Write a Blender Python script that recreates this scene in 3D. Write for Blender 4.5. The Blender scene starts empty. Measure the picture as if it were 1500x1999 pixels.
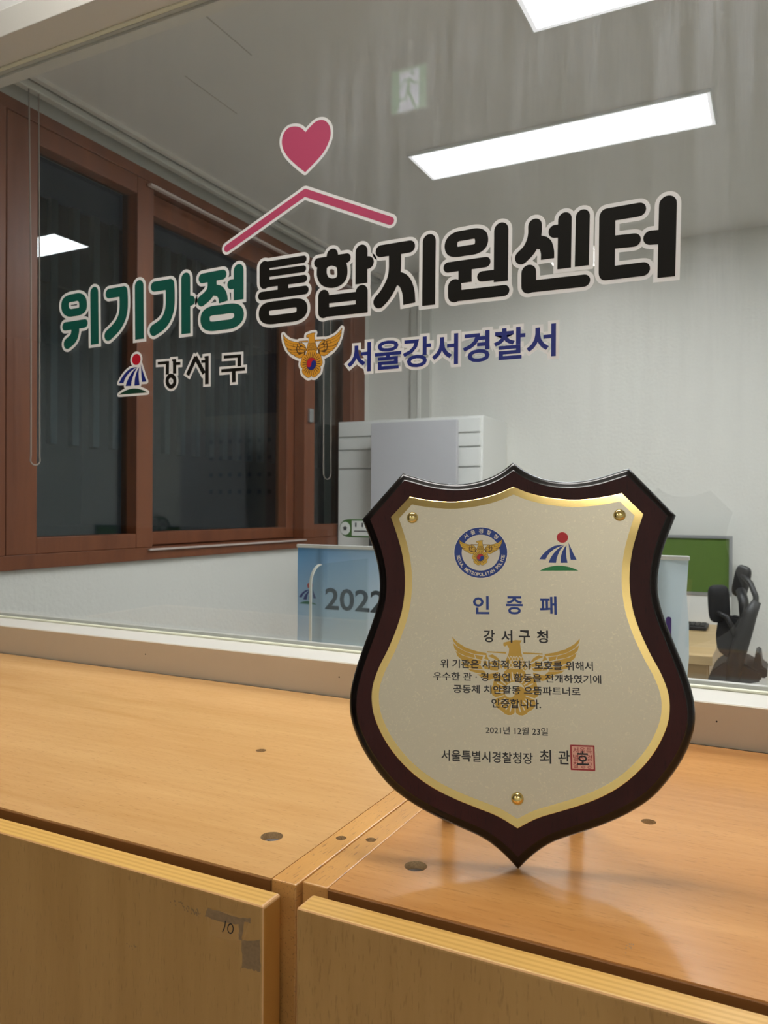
import bpy, bmesh, math, random
import numpy as np
from mathutils import Vector, Matrix
from mathutils.geometry import delaunay_2d_cdt

random.seed(7)
scene = bpy.context.scene
COL = scene.collection

# ------------------------------------------------------------------ camera
cam_data = bpy.data.cameras.new("camera")
cam = bpy.data.objects.new("camera", cam_data)
COL.objects.link(cam)
cam_data.sensor_fit = 'HORIZONTAL'
cam_data.sensor_width = 36.0
cam_data.lens = 36.0 * 1542.4 / 1500.0
cam_data.clip_start = 0.02
_yaw, _pit, _rol = math.radians(26.796), math.radians(-0.329), math.radians(0.348)
_f = Vector((-math.sin(_yaw) * math.cos(_pit), math.cos(_yaw) * math.cos(_pit), math.sin(_pit)))
_r = Vector((math.cos(_yaw), math.sin(_yaw), 0))
_u = _r.cross(_f)
_r2 = _r * math.cos(_rol) + _u * math.sin(_rol)
_u2 = _u * math.cos(_rol) - _r * math.sin(_rol)
_m = Matrix.Identity(4)
for _i in range(3):
    _m[_i][0], _m[_i][1], _m[_i][2] = _r2[_i], _u2[_i], -_f[_i]
_m[0][3], _m[1][3], _m[2][3] = 0.3076, -0.4743, 1.370
cam.matrix_world = _m
cam_data.dof.use_dof = True
cam_data.dof.focus_distance = 0.74
cam_data.dof.aperture_fstop = cam_data.lens / 1000 / 0.0016
scene.camera = cam

# ------------------------------------------------------------------ world: night outside
world = bpy.data.worlds.new("night"); scene.world = world
world.use_nodes = True
world.node_tree.nodes["Background"].inputs[0].default_value = (0.010, 0.014, 0.020, 1)
world.node_tree.nodes["Background"].inputs[1].default_value = 0.6

# ------------------------------------------------------------------ exposure
vs = scene.view_settings
vs.view_transform = 'Standard'; vs.look = 'None'; vs.gamma = 1.0; vs.use_curve_mapping = False
vs.exposure = 0.0
BACK_LAMP = 30.0      # radiance of the diffusers in the room behind the glass
FRONT_LAMP = 26.0     # radiance of the diffusers in the room of the camera

# ------------------------------------------------------------------ materials
def srgb(r, g, b):
    f = lambda c: (c / 255 / 12.92) if c / 255 <= 0.04045 else ((c / 255 + 0.055) / 1.055) ** 2.4
    return (f(r), f(g), f(b), 1.0)

def new_mat(name):
    m = bpy.data.materials.new(name); m.use_nodes = True
    nt = m.node_tree
    return m, nt, nt.nodes["Principled BSDF"]

def plain(name, col, rough=0.5, metal=0.0, spec=0.5, bump=0.0, bscale=200.0, var=0.0, vscale=30.0, coat=0.0):
    m, nt, b = new_mat(name)
    b.inputs["Base Color"].default_value = col
    b.inputs["Roughness"].default_value = rough
    b.inputs["Metallic"].default_value = metal
    b.inputs["Specular IOR Level"].default_value = spec
    if coat: b.inputs["Coat Weight"].default_value = coat; b.inputs["Coat Roughness"].default_value = 0.1
    tc = nt.nodes.new("ShaderNodeTexCoord")
    if var:
        n = nt.nodes.new("ShaderNodeTexNoise"); n.inputs["Scale"].default_value = vscale; n.inputs["Detail"].default_value = 6
        nt.links.new(tc.outputs["Object"], n.inputs["Vector"])
        mx = nt.nodes.new("ShaderNodeMixRGB"); mx.blend_type = 'MIX'
        mx.inputs[1].default_value = tuple(c * (1 - var) for c in col[:3]) + (1,)
        mx.inputs[2].default_value = tuple(min(1, c * (1 + var)) for c in col[:3]) + (1,)
        nt.links.new(n.outputs["Fac"], mx.inputs[0]); nt.links.new(mx.outputs[0], b.inputs["Base Color"])
    if bump:
        n2 = nt.nodes.new("ShaderNodeTexNoise"); n2.inputs["Scale"].default_value = bscale; n2.inputs["Detail"].default_value = 5
        nt.links.new(tc.outputs["Object"], n2.inputs["Vector"])
        bp = nt.nodes.new("ShaderNodeBump"); bp.inputs["Strength"].default_value = bump; bp.inputs["Distance"].default_value = 0.002
        nt.links.new(n2.outputs["Fac"], bp.inputs["Height"]); nt.links.new(bp.outputs[0], b.inputs["Normal"])
    return m

def wood(name, light, dark, fleck, axis='X', rough=0.3, spec=0.5, stretch=0.06, fleck_amt=0.35, off=(0, 0, 0)):
    """laminate: long soft figure along `axis` and short dark pores"""
    m, nt, b = new_mat(name)
    tc = nt.nodes.new("ShaderNodeTexCoord")
    def mapping(s_along, s_cross):
        mp = nt.nodes.new("ShaderNodeMapping")
        sc = {'X': (s_along, s_cross, s_cross), 'Y': (s_cross, s_along, s_cross), 'Z': (s_cross, s_cross, s_along)}[axis]
        mp.inputs["Scale"].default_value = sc; mp.inputs["Location"].default_value = off
        nt.links.new(tc.outputs["Object"], mp.inputs["Vector"]); return mp
    n1 = nt.nodes.new("ShaderNodeTexNoise"); n1.inputs["Scale"].default_value = 1.0; n1.inputs["Detail"].default_value = 5
    n1.inputs["Distortion"].default_value = 0.6
    nt.links.new(mapping(1.6, 13.0).outputs[0], n1.inputs["Vector"])
    n3 = nt.nodes.new("ShaderNodeTexNoise"); n3.inputs["Scale"].default_value = 1.0; n3.inputs["Detail"].default_value = 4
    nt.links.new(mapping(14.0, 150.0).outputs[0], n3.inputs["Vector"])
    add = nt.nodes.new("ShaderNodeMixRGB"); add.inputs[0].default_value = 0.28
    nt.links.new(n1.outputs["Fac"], add.inputs[1]); nt.links.new(n3.outputs["Fac"], add.inputs[2])
    r1 = nt.nodes.new("ShaderNodeValToRGB")
    r1.color_ramp.elements[0].position = 0.33; r1.color_ramp.elements[0].color = dark
    r1.color_ramp.elements[1].position = 0.66; r1.color_ramp.elements[1].color = light
    nt.links.new(add.outputs[0], r1.inputs[0])
    n2 = nt.nodes.new("ShaderNodeTexNoise"); n2.inputs["Scale"].default_value = 1.0; n2.inputs["Detail"].default_value = 2
    nt.links.new(mapping(95.0, 700.0).outputs[0], n2.inputs["Vector"])
    r2 = nt.nodes.new("ShaderNodeValToRGB")
    r2.color_ramp.elements[0].position = 0.60; r2.color_ramp.elements[0].color = (0, 0, 0, 1)
    r2.color_ramp.elements[1].position = 0.70; r2.color_ramp.elements[1].color = (fleck_amt,) * 3 + (1,)
    nt.links.new(n2.outputs["Fac"], r2.inputs[0])
    mx = nt.nodes.new("ShaderNodeMixRGB"); nt.links.new(r2.outputs[0], mx.inputs[0])
    nt.links.new(r1.outputs[0], mx.inputs[1]); mx.inputs[2].default_value = fleck
    nt.links.new(mx.outputs[0], b.inputs["Base Color"])
    b.inputs["Roughness"].default_value = rough; b.inputs["Specular IOR Level"].default_value = spec
    bp = nt.nodes.new("ShaderNodeBump"); bp.inputs["Strength"].default_value = 0.06; bp.inputs["Distance"].default_value = 0.001
    nt.links.new(n2.outputs["Fac"], bp.inputs["Height"]); nt.links.new(bp.outputs[0], b.inputs["Normal"])
    return m

def reeded(name, a, bcol):
    m, nt, b = new_mat(name)
    tc = nt.nodes.new("ShaderNodeTexCoord")
    w = nt.nodes.new("ShaderNodeTexWave"); w.wave_type = 'BANDS'; w.bands_direction = 'Y'
    w.inputs["Scale"].default_value = 62.0; w.inputs["Distortion"].default_value = 0.25
    w.inputs["Detail"].default_value = 2
    nt.links.new(tc.outputs["Object"], w.inputs["Vector"])
    r = nt.nodes.new("ShaderNodeValToRGB"); r.color_ramp.elements[0].color = bcol; r.color_ramp.elements[1].color = a
    r.color_ramp.elements[0].position = 0.1; r.color_ramp.elements[1].position = 0.75
    nt.links.new(w.outputs["Fac"], r.inputs[0]); nt.links.new(r.outputs[0], b.inputs["Base Color"])
    b.inputs["Roughness"].default_value = 0.4
    return m

def lamp_mat(name, strength, col=(1.0, 0.985, 0.96, 1)):
    m, nt, b = new_mat(name)
    b.inputs["Base Color"].default_value = (0.9, 0.9, 0.9, 1)
    b.inputs["Emission Color"].default_value = col
    b.inputs["Emission Strength"].default_value = strength
    return m

def glass(name, tint=(0.95, 0.975, 0.965, 1), dirt=0.0, f0=0.04):
    """thin pane: Schlick reflection over clear transmission, with a film of wiped dirt"""
    m = bpy.data.materials.new(name); m.use_nodes = True
    nt = m.node_tree; nt.nodes.clear()
    out = nt.nodes.new("ShaderNodeOutputMaterial")
    tr = nt.nodes.new("ShaderNodeBsdfTransparent"); tr.inputs[0].default_value = tint
    gl = nt.nodes.new("ShaderNodeBsdfGlossy"); gl.inputs["Roughness"].default_value = 0.0
    geo = nt.nodes.new("ShaderNodeNewGeometry")
    dot = nt.nodes.new("ShaderNodeVectorMath"); dot.operation = 'DOT_PRODUCT'
    nt.links.new(geo.outputs["Incoming"], dot.inputs[0]); nt.links.new(geo.outputs["Normal"], dot.inputs[1])
    def math_(op, a=None, b=None):
        n = nt.nodes.new("ShaderNodeMath"); n.operation = op
        for i, v in enumerate((a, b)):
            if v is None: continue
            if isinstance(v, (int, float)): n.inputs[i].default_value = v
            else: nt.links.new(v, n.inputs[i])
        return n.outputs[0]
    c = math_('ABSOLUTE', dot.outputs["Value"])
    p = math_('POWER', math_('SUBTRACT', 1.0, c), 5.0)
    F = math_('ADD', math_('MULTIPLY', p, 1 - f0), f0)
    mix = nt.nodes.new("ShaderNodeMixShader")
    nt.links.new(F, mix.inputs[0]); nt.links.new(tr.outputs[0], mix.inputs[1]); nt.links.new(gl.outputs[0], mix.inputs[2])
    last = mix.outputs[0]
    if dirt:
        tc = nt.nodes.new("ShaderNodeTexCoord")
        mp = nt.nodes.new("ShaderNodeMapping"); mp.inputs["Scale"].default_value = (38.0, 1.0, 2.6)
        mp.inputs["Rotation"].default_value = (0, 0.12, 0)
        nt.links.new(tc.outputs["Object"], mp.inputs["Vector"])
        n = nt.nodes.new("ShaderNodeTexNoise"); n.inputs["Scale"].default_value = 1.0; n.inputs["Detail"].default_value = 6; n.inputs["Roughness"].default_value = 0.65
        nt.links.new(mp.outputs[0], n.inputs["Vector"])
        n2 = nt.nodes.new("ShaderNodeTexNoise"); n2.inputs["Scale"].default_value = 2.6; n2.inputs["Detail"].default_value = 3
        nt.links.new(tc.outputs["Object"], n2.inputs["Vector"])
        r = nt.nodes.new("ShaderNodeValToRGB"); r.color_ramp.elements[0].position = 0.40; r.color_ramp.elements[1].position = 0.78
        nt.links.new(n.outputs["Fac"], r.inputs[0])
        r2 = nt.nodes.new("ShaderNodeValToRGB"); r2.color_ramp.elements[0].position = 0.35; r2.color_ramp.elements[1].position = 0.7
        nt.links.new(n2.outputs["Fac"], r2.inputs[0])
        # smears sit in the upper part of the pane where nobody wipes
        sx = nt.nodes.new("ShaderNodeSeparateXYZ"); nt.links.new(tc.outputs["Object"], sx.inputs[0])
        hi = nt.nodes.new("ShaderNodeMapRange"); hi.inputs[1].default_value = 0.25; hi.inputs[2].default_value = 1.05
        hi.inputs[3].default_value = 0.08; hi.inputs[4].default_value = 1.0
        nt.links.new(sx.outputs["Z"], hi.inputs[0])
        rt = nt.nodes.new("ShaderNodeMapRange"); rt.inputs[1].default_value = -0.55; rt.inputs[2].default_value = 0.1
        rt.inputs[3].default_value = 0.12; rt.inputs[4].default_value = 1.0
        nt.links.new(sx.outputs["X"], rt.inputs[0])
        d = math_('MULTIPLY', math_('MULTIPLY', r.outputs[0], r2.outputs[0]), dirt)
        d = math_('MULTIPLY', math_('MULTIPLY', d, hi.outputs[0]), rt.outputs[0])
        df = nt.nodes.new("ShaderNodeBsdfDiffuse"); df.inputs[0].default_value = (0.8, 0.82, 0.86, 1)
        tl = nt.nodes.new("ShaderNodeBsdfTranslucent"); tl.inputs[0].default_value = (0.8, 0.82, 0.86, 1)
        ad = nt.nodes.new("ShaderNodeMixShader"); nt.links.new(df.outputs[0], ad.inputs[1]); nt.links.new(tl.outputs[0], ad.inputs[2])
        mx = nt.nodes.new("ShaderNodeMixShader"); nt.links.new(d, mx.inputs[0])
        nt.links.new(last, mx.inputs[1]); nt.links.new(ad.outputs[0], mx.inputs[2]); last = mx.outputs[0]
    nt.links.new(last, out.inputs[0])
    return m

# ------------------------------------------------------------------ object helpers
def setp(o, label=None, cat=None, group=None, kind=None):
    if label: o["label"] = label
    if cat: o["category"] = cat
    if group: o["group"] = group
    if kind: o["kind"] = kind
    return o

def thing(name, loc, label=None, cat=None, group=None, kind=None, rot=None):
    o = bpy.data.objects.new(name, None); COL.objects.link(o)
    o.location = loc; o.empty_display_size = 0.05
    if rot: o.rotation_euler = rot
    return setp(o, label, cat, group, kind)

def origin_of(parent):
    v = Vector((0, 0, 0))
    while parent is not None:
        v = v + parent.location; parent = parent.parent
    return v

def link(name, me, mats, parent=None, smooth=False):
    for m in (mats if isinstance(mats, (list, tuple)) else [mats]): me.materials.append(m)
    if smooth:
        for p in me.polygons: p.use_smooth = True
    o = bpy.data.objects.new(name, me); COL.objects.link(o)
    if parent is not None: o.parent = parent
    return o

def from_bm(name, bm, mats, parent=None, smooth=False, local=False):
    """bm is in world coordinates unless local; the object sits at its parent's origin"""
    if not local and parent is not None:
        o = origin_of(parent); bmesh.ops.translate(bm, verts=bm.verts, vec=-o)
    me = bpy.data.meshes.new(name); bm.to_mesh(me); bm.free()
    return link(name, me, mats, parent, smooth)

def bm_box(bm, x0, x1, y0, y1, z0, z1, bevel=0.0, seg=2, mi=0):
    t = bmesh.new()
    bmesh.ops.create_cube(t, size=1.0)
    for v in t.verts:
        v.co = Vector(((x0 + x1) / 2 + v.co.x * (x1 - x0), (y0 + y1) / 2 + v.co.y * (y1 - y0), (z0 + z1) / 2 + v.co.z * (z1 - z0)))
    if bevel:
        bmesh.ops.bevel(t, geom=t.edges[:], offset=bevel, segments=seg, profile=0.5, affect='EDGES')
    for f in t.faces: f.material_index = mi
    merge(bm, t)
    return bm

def merge(bm, t):
    me = bpy.data.meshes.new("tmp"); t.to_mesh(me); t.free(); bm.from_mesh(me); bpy.data.meshes.remove(me)

def box(name, x0, x1, y0, y1, z0, z1, mat, parent=None, bevel=0.0, seg=2):
    o = from_bm(name, bm_box(bmesh.new(), x0, x1, y0, y1, z0, z1, bevel, seg), mat, parent)
    return o

def bm_tube(bm, pts, r, n=12, closed=False, mi=0, cap=True):
    pts = [Vector(p) for p in pts]; m = len(pts); rs = r if isinstance(r, (list, tuple)) else [r] * m
    rings = []; up = None
    for i, p in enumerate(pts):
        a = pts[(i - 1) % m] if (closed or i > 0) else p
        b = pts[(i + 1) % m] if (closed or i < m - 1) else p
        t = (b - a).normalized()
        if up is None: up = t.orthogonal().normalized()
        up = (up - t * up.dot(t)).normalized(); sd = t.cross(up)
        rings.append([bm.verts.new(p + (up * math.cos(k * 2 * math.pi / n) + sd * math.sin(k * 2 * math.pi / n)) * rs[i]) for k in range(n)])
    for i in range(m if closed else m - 1):
        A, B = rings[i], rings[(i + 1) % m]
        for k in range(n):
            f = bm.faces.new((A[k], A[(k + 1) % n], B[(k + 1) % n], B[k])); f.material_index = mi; f.smooth = True
    if not closed and cap:
        bm.faces.new(rings[0][::-1]).material_index = mi; bm.faces.new(rings[-1]).material_index = mi
    return bm

def catmull(pts, n=6, closed=False):
    P = [Vector((p[0], p[1], 0)) for p in pts]; m = len(P); out = []
    for i in range(m if closed else m - 1):
        if closed: a, b, c, d = P[(i - 1) % m], P[i], P[(i + 1) % m], P[(i + 2) % m]
        else:
            b, c = P[i], P[i + 1]
            a = P[i - 1] if i else b * 2 - c
            d = P[i + 2] if i + 2 < m else c * 2 - b
        for k in range(n):
            t = k / n
            q = 0.5 * ((2 * b) + (c - a) * t + (2 * a - 5 * b + 4 * c - d) * t * t + (3 * b - a - 3 * c + d) * t ** 3)
            out.append((q.x, q.y))
    if not closed: out.append((P[-1].x, P[-1].y))
    return out

class Flat:
    """flat print or vinyl: collects filled shapes in a plane, then places them by a mapping (u, v) -> world"""
    def __init__(s): s.v = []; s.f = []; s.clean = False
    def poly(s, pts):
        i = len(s.v); s.v += [(p[0], p[1]) for p in pts]; s.f.append(list(range(i, i + len(pts)))); return s
    def disc(s, c, rx, ry=None, n=24):
        ry = rx if ry is None else ry
        return s.poly([(c[0] + rx * math.cos(k * 2 * math.pi / n), c[1] + ry * math.sin(k * 2 * math.pi / n)) for k in range(n)])
    def stroke(s, pts, w, flags='', o=0.0, asp=1.0, n=20, sub=6):
        """pen stroke of width w (+o on each side); asp = vertical pen size / horizontal pen size"""
        if 's' in flags: pts = catmull(pts, sub, 'c' in flags)
        pts = [Vector((p[0], p[1], 0)) for p in pts]
        if 'c' in flags: pts = pts + [pts[0]]
        hw = w / 2 + o
        ay = (w / 2 * asp + o) / hw
        S = [Vector((p.x, p.y / ay, 0)) for p in pts]
        if o and 'f' in flags: S[0] = S[0] + (S[0] - S[1]).normalized() * o
        if o and 'e' in flags: S[-1] = S[-1] + (S[-1] - S[-2]).normalized() * o
        if 's' in flags:                         # ribbon with shared normals, caps at open ends
            m = len(S); L_, R_ = [], []
            for i, q in enumerate(S):
                a = S[i - 1] if i else (S[-2] if 'c' in flags else S[0]); b = S[i + 1] if i < m - 1 else (S[1] if 'c' in flags else S[-1])
                d = (b - a).normalized(); nrm = Vector((-d.y, d.x, 0)) * hw
                L_.append(((q + nrm).x, (q + nrm).y * ay)); R_.append(((q - nrm).x, (q - nrm).y * ay))
            for i in range(m - 1): s.poly([R_[i], R_[i + 1], L_[i + 1], L_[i]])
            if 'c' not in flags:
                if 'f' not in flags: s.disc((S[0].x, S[0].y * ay), hw, hw * ay, n)
                if 'e' not in flags: s.disc((S[-1].x, S[-1].y * ay), hw, hw * ay, n)
            return s
        for a, b in zip(S[:-1], S[1:]):
            d = b - a
            if d.length < 1e-6: continue
            nrm = Vector((-d.y, d.x, 0)).normalized() * hw
            s.poly([(q.x, q.y * ay) for q in (a - nrm, b - nrm, b + nrm, a + nrm)])
        for i, q in enumerate(S):
            if i == 0 and 'f' in flags: continue
            if i == len(S) - 1 and 'e' in flags: continue
            s.disc((q.x, q.y * ay), hw, hw * ay, n if (i in (0, len(S) - 1) or 's' not in flags) else 12)
        return s
    def outline(s, pts, o):
        """shape grown by o"""
        s.poly(pts)
        return s.stroke(list(pts), 2 * o, 'c', n=12)
    def add(s, other, f):
        i = len(s.v); s.v += [f(p) for p in other.v]; s.f += [[k + i for k in q] for q in other.f]; s.clean = True; return s
    def build(s, name, fn, mat, parent, flip=False):
        me = bpy.data.meshes.new(name); V, T = s.v, s.f
        if len(T) > 1 and not s.clean:           # union of the overlapping pieces, so that no two faces coincide
            k = 1000.0 / max(max(abs(a) for a in p) for p in V)
            r = delaunay_2d_cdt([Vector((p[0] * k, p[1] * k)) for p in V], [], T, 0, 1e-4)
            W = np.array([(p.x, p.y) for p in r[0]]); Q = np.array(r[2]); C_ = W[Q].mean(axis=1); ins = np.zeros(len(Q), bool)
            for f in s.f:                        # keep the triangles whose centre lies in a piece
                P_ = np.array([s.v[i] for i in f]) * k; lo, hi = P_.min(0), P_.max(0)
                ix = np.where(~ins & (C_ >= lo).all(1) & (C_ <= hi).all(1))[0]
                if not len(ix): continue
                A_, B_ = P_, np.roll(P_, -1, 0); x, y = C_[ix, 0][:, None], C_[ix, 1][:, None]
                cr = (A_[:, 1] > y) != (B_[:, 1] > y)
                with np.errstate(all='ignore'): xx = A_[:, 0] + (y - A_[:, 1]) / (B_[:, 1] - A_[:, 1]) * (B_[:, 0] - A_[:, 0])
                ins[ix] = (cr & (x < xx)).sum(1) % 2 == 1
            V = [(a / k, b / k) for a, b in W]; T = [list(map(int, q)) for q, o in zip(Q, ins) if o]
        me.from_pydata([fn(u, v) for u, v in V], [], T); me.update()
        return link(name, me, mat, parent)

_GLYPH = {}
def glyph(ch, off):
    """outline of one character (cached): vertices and faces, em = 1"""
    if (ch, off) not in _GLYPH:
        c = bpy.data.curves.new("t", 'FONT'); c.body = ch; c.size = 1.0; c.offset = off; c.resolution_u = 3; c.fill_mode = 'FRONT'
        o = bpy.data.objects.new("t", c); me = o.to_mesh()
        _GLYPH[(ch, off)] = ([(p.co.x, p.co.y) for p in me.vertices], [list(p.vertices) for p in me.polygons])
        o.to_mesh_clear(); bpy.data.objects.remove(o); bpy.data.curves.remove(c)
    return _GLYPH[(ch, off)]
def advance(ch):
    return 0.28 if ch == ' ' else 0.30 if ch in '.' else 0.26 if ch == '\u00b7' else 0.50 if ord(ch) < 256 else 0.92
def text_flat(body, x0, x1, y0, y1, offset=0.0, grow=0.0):
    """lettering as filled outlines fitted to a rectangle; grow thickens without changing the fit"""
    def ev(off):
        v, f, x = [], [], 0.0
        for ch in body:
            if ch != ' ':
                gv, gf = glyph(ch, off); n = len(v)
                v += [(p[0] + x, p[1]) for p in gv]; f += [[k + n for k in q] for q in gf]
            x += advance(ch)
        return v, f
    v, f = ev(offset)
    ax0, ax1 = min(p[0] for p in v), max(p[0] for p in v); ay0, ay1 = min(p[1] for p in v), max(p[1] for p in v)
    if grow: v, f = ev(offset + grow)
    sx, sy = (x1 - x0) / (ax1 - ax0), (y1 - y0) / (ay1 - ay0)
    F = Flat(); F.v = [(x0 + (p[0] - ax0) * sx, y0 + (p[1] - ay0) * sy) for p in v]; F.f = f; F.clean = not grow
    return F

def cut(obj, cutters):
    """drill real holes; the bores take the cutter's material"""
    for c in cutters:
        m = obj.modifiers.new("b", 'BOOLEAN'); m.operation = 'DIFFERENCE'; m.solver = 'EXACT'; m.object = c
        m.material_mode = 'TRANSFER'
    bpy.context.view_layer.update()
    dg = bpy.context.evaluated_depsgraph_get()
    me = bpy.data.meshes.new_from_object(obj.evaluated_get(dg))
    old = obj.data; obj.modifiers.clear(); obj.data = me; bpy.data.meshes.remove(old)
    for c in cutters: bpy.data.objects.remove(c)

def cyl_obj(x, y, z0, z1, r, mat, n=28):
    bm = bmesh.new(); bm_tube(bm, [(x, y, z0), (x, y, z1)], r, n)
    for f in bm.faces: f.smooth = False
    return from_bm("cutter", bm, mat)

def tube(name, pts, r, mat, parent=None, n=12, closed=False, local=False):
    return from_bm(name, bm_tube(bmesh.new(), pts, r, n, closed), mat, parent, local=local)

# ------------------------------------------------------------------ printed emblems (flat shapes, millimetres)
def district_emblem():
    """sun over four blue bands and a green mound"""
    f = lambda L: [((x - 1130) / 12.6, -(y - 380) / 12.6) for x, y in L]
    blades = [[(1188, 316), (1135, 316), (1090, 325), (1045, 350), (1005, 382), (970, 420), (943, 458), (1005, 460), (1022, 425), (1050, 390), (1090, 358), (1135, 334)],
              [(1188, 320), (1150, 336), (1115, 365), (1080, 405), (1052, 448), (1033, 493), (1105, 495), (1113, 450), (1128, 410), (1150, 365)],
              [(1212, 316), (1192, 340), (1170, 380), (1156, 425), (1150, 495), (1217, 495), (1208, 440), (1204, 380)],
              [(1230, 290), (1236, 340), (1240, 400), (1248, 465), (1307, 465), (1280, 410), (1255, 350)]]
    sun = [(1173 + 56 * math.cos(k * math.pi / 16), 240 + 54 * math.sin(k * math.pi / 16)) for k in range(32)]
    mound = [(945, 573)] + [(945 + 375 * t, 573 - 51 * math.sin(math.pi * t) ** 0.85) for t in [i / 14 for i in range(1, 14)]] + [(1320, 573)]
    return [f(b) for b in blades], f(sun), f(mound)

WING = [  # feathers of one wing, watermark drawing units, wing on the left
    [(212, 122), (260, 170), (330, 212), (420, 240), (500, 254), (498, 272), (400, 262), (320, 240), (255, 200), (222, 160)],
    [(221, 176), (262, 212), (330, 247), (396, 266), (404, 296), (330, 282), (262, 252), (232, 220)],
    [(402, 268), (470, 278), (462, 312), (412, 298)],
    [(242, 240), (300, 276), (400, 304), (455, 316), (450, 346), (380, 346), (300, 318), (258, 282)],
    [(284, 325), (360, 351), (450, 354), (468, 386), (390, 386), (318, 366)],
    [(340, 380), (400, 392), (470, 394), (500, 420), (430, 420), (368, 404)],
    [(420, 428), (520, 424), (596, 404), (590, 450), (520, 472), (462, 452)],
    [(508, 276), (548, 262), (590, 288), (624, 330), (600, 322), (556, 296)],
    [(478, 300), (498, 262), (520, 312)],
    [(512, 330), (560, 312), (610, 340), (600, 362), (550, 350)],
    [(510, 352), (560, 362), (606, 372), (590, 396), (530, 392)],
    [(470, 322), (504, 318), (506, 348), (476, 346)], [(474, 356), (504, 358), (524, 388), (484, 384)], [(604, 336), (630, 350), (622, 380), (610, 366)]]
HEAD = [(640, 165), (668, 157), (702, 150), (740, 142), (792, 145), (776, 168), (784, 245), (800, 292), (834, 372), (800, 402), (735, 388), (670, 402), (640, 372), (662, 300), (682, 250), (686, 214), (670, 186), (652, 197), (638, 188)]
WING_BASE = [(212, 122), (262, 172), (330, 214), (420, 242), (500, 256), (556, 264), (600, 296), (640, 350), (622, 420), (590, 450), (520, 472), (460, 452), (368, 404), (284, 325), (232, 220)]
BEAM = [[(505, 238), (662, 242), (662, 256), (505, 247)], [(800, 242), (958, 248), (958, 257), (800, 256)]]
def _petals(cx=730, cy=565, s=1.0):
    out = []
    for i in range(5):
        a0 = math.pi / 2 + i * 2 * math.pi / 5; P = [(cx, cy)]
        for da, r in zip((-35.5, -34, -27, -18, -9, 0, 9, 18, 27, 34, 35.5), (130, 166, 186, 195, 194, 187, 194, 195, 186, 166, 130)):
            a = a0 + math.radians(da); P.append((cx + r * s * math.cos(a), cy - r * s * math.sin(a)))
        out.append(P)
    return out
def _rays(cx=730, cy=565):
    out = []
    for i in range(5):
        for da in (-21, -8, 8, 21):
            a = math.pi / 2 + i * 2 * math.pi / 5 + math.radians(da)
            out.append([(cx + r * math.cos(a), cy - r * math.sin(a)) for r in (98, 158)])
    return out
_E = lambda p: ((p[0] - 737) / 10.5, -(p[1] - 440) / 10.5)
def eagle():
    """dict of shapes in mm, span about 100, origin near the breast"""
    mir = lambda L: [(1474 - x, y) for x, y in L]
    d = {"feathers": [[_E(p) for p in w] for w in WING] + [[_E(p) for p in mir(w)] for w in WING],
         "base": [[_E(p) for p in WING_BASE], [_E(p) for p in mir(WING_BASE)]], "head": [_E(p) for p in HEAD], "beam": [[_E(p) for p in b] for b in BEAM],
         "petals": [[_E(p) for p in P] for P in _petals()], "rays": [[_E(p) for p in r] for r in _rays()],
         "hub": (_E((730, 565)), 84 / 10.5)}
    sc = []
    for r in range(4):
        for c in range(-2 - r // 2, 3 + r // 2):
            x, y = 735 + c * 24 + (12 if r % 2 else 0), 285 + r * 26
            sc.append([_E((x - 11, y - 10)), _E((x, y + 10)), _E((x + 11, y - 10))])
    d["scales"] = sc
    return d
def taegeuk(c, r):
    """(lower disc, upper comma)"""
    n = 20; tilt = math.radians(4)
    up = [(math.cos(a), math.sin(a)) for a in [math.pi * k / n for k in range(n + 1)]]
    s = [(-0.5 + 0.5 * math.cos(a), -0.5 * math.sin(a) if True else 0) for a in [math.pi - math.pi * k / n for k in range(n + 1)]]
    s2 = [(0.5 + 0.5 * math.cos(a), 0.5 * math.sin(a)) for a in [math.pi - math.pi * k / n for k in range(n + 1)]]
    P = up + s[1:] + s2[1:-1]
    rot = lambda p: (c[0] + r * (p[0] * math.cos(tilt) - p[1] * math.sin(tilt)), c[1] + r * (p[0] * math.sin(tilt) + p[1] * math.cos(tilt)))
    return [rot((math.cos(2 * math.pi * k / 40), math.sin(2 * math.pi * k / 40))) for k in range(40)], [rot(p) for p in P]
def build_district(parent, fn, scale, o, mats, sub=''):
    """fn(layer) gives the placing of layer n; o = white border in mm (0 for none)"""
    blades, sun, mound = district_emblem()
    sc = lambda L: [(x * scale, y * scale) for x, y in L]
    if o:
        F = Flat()
        for L in blades + [sun, mound]: F.outline(sc(L), o)
        F.build("white_border", fn(0), mats["white"], parent)
    F = Flat()
    for L in blades: F.poly(sc(L))
    F.build("blue_bands", fn(1), mats["blue"], parent)
    Flat().poly(sc(sun)).build("red_sun", fn(1), mats["red"], parent)
    Flat().poly(sc(mound)).build("green_mound", fn(1), mats["green"], parent)
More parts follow.
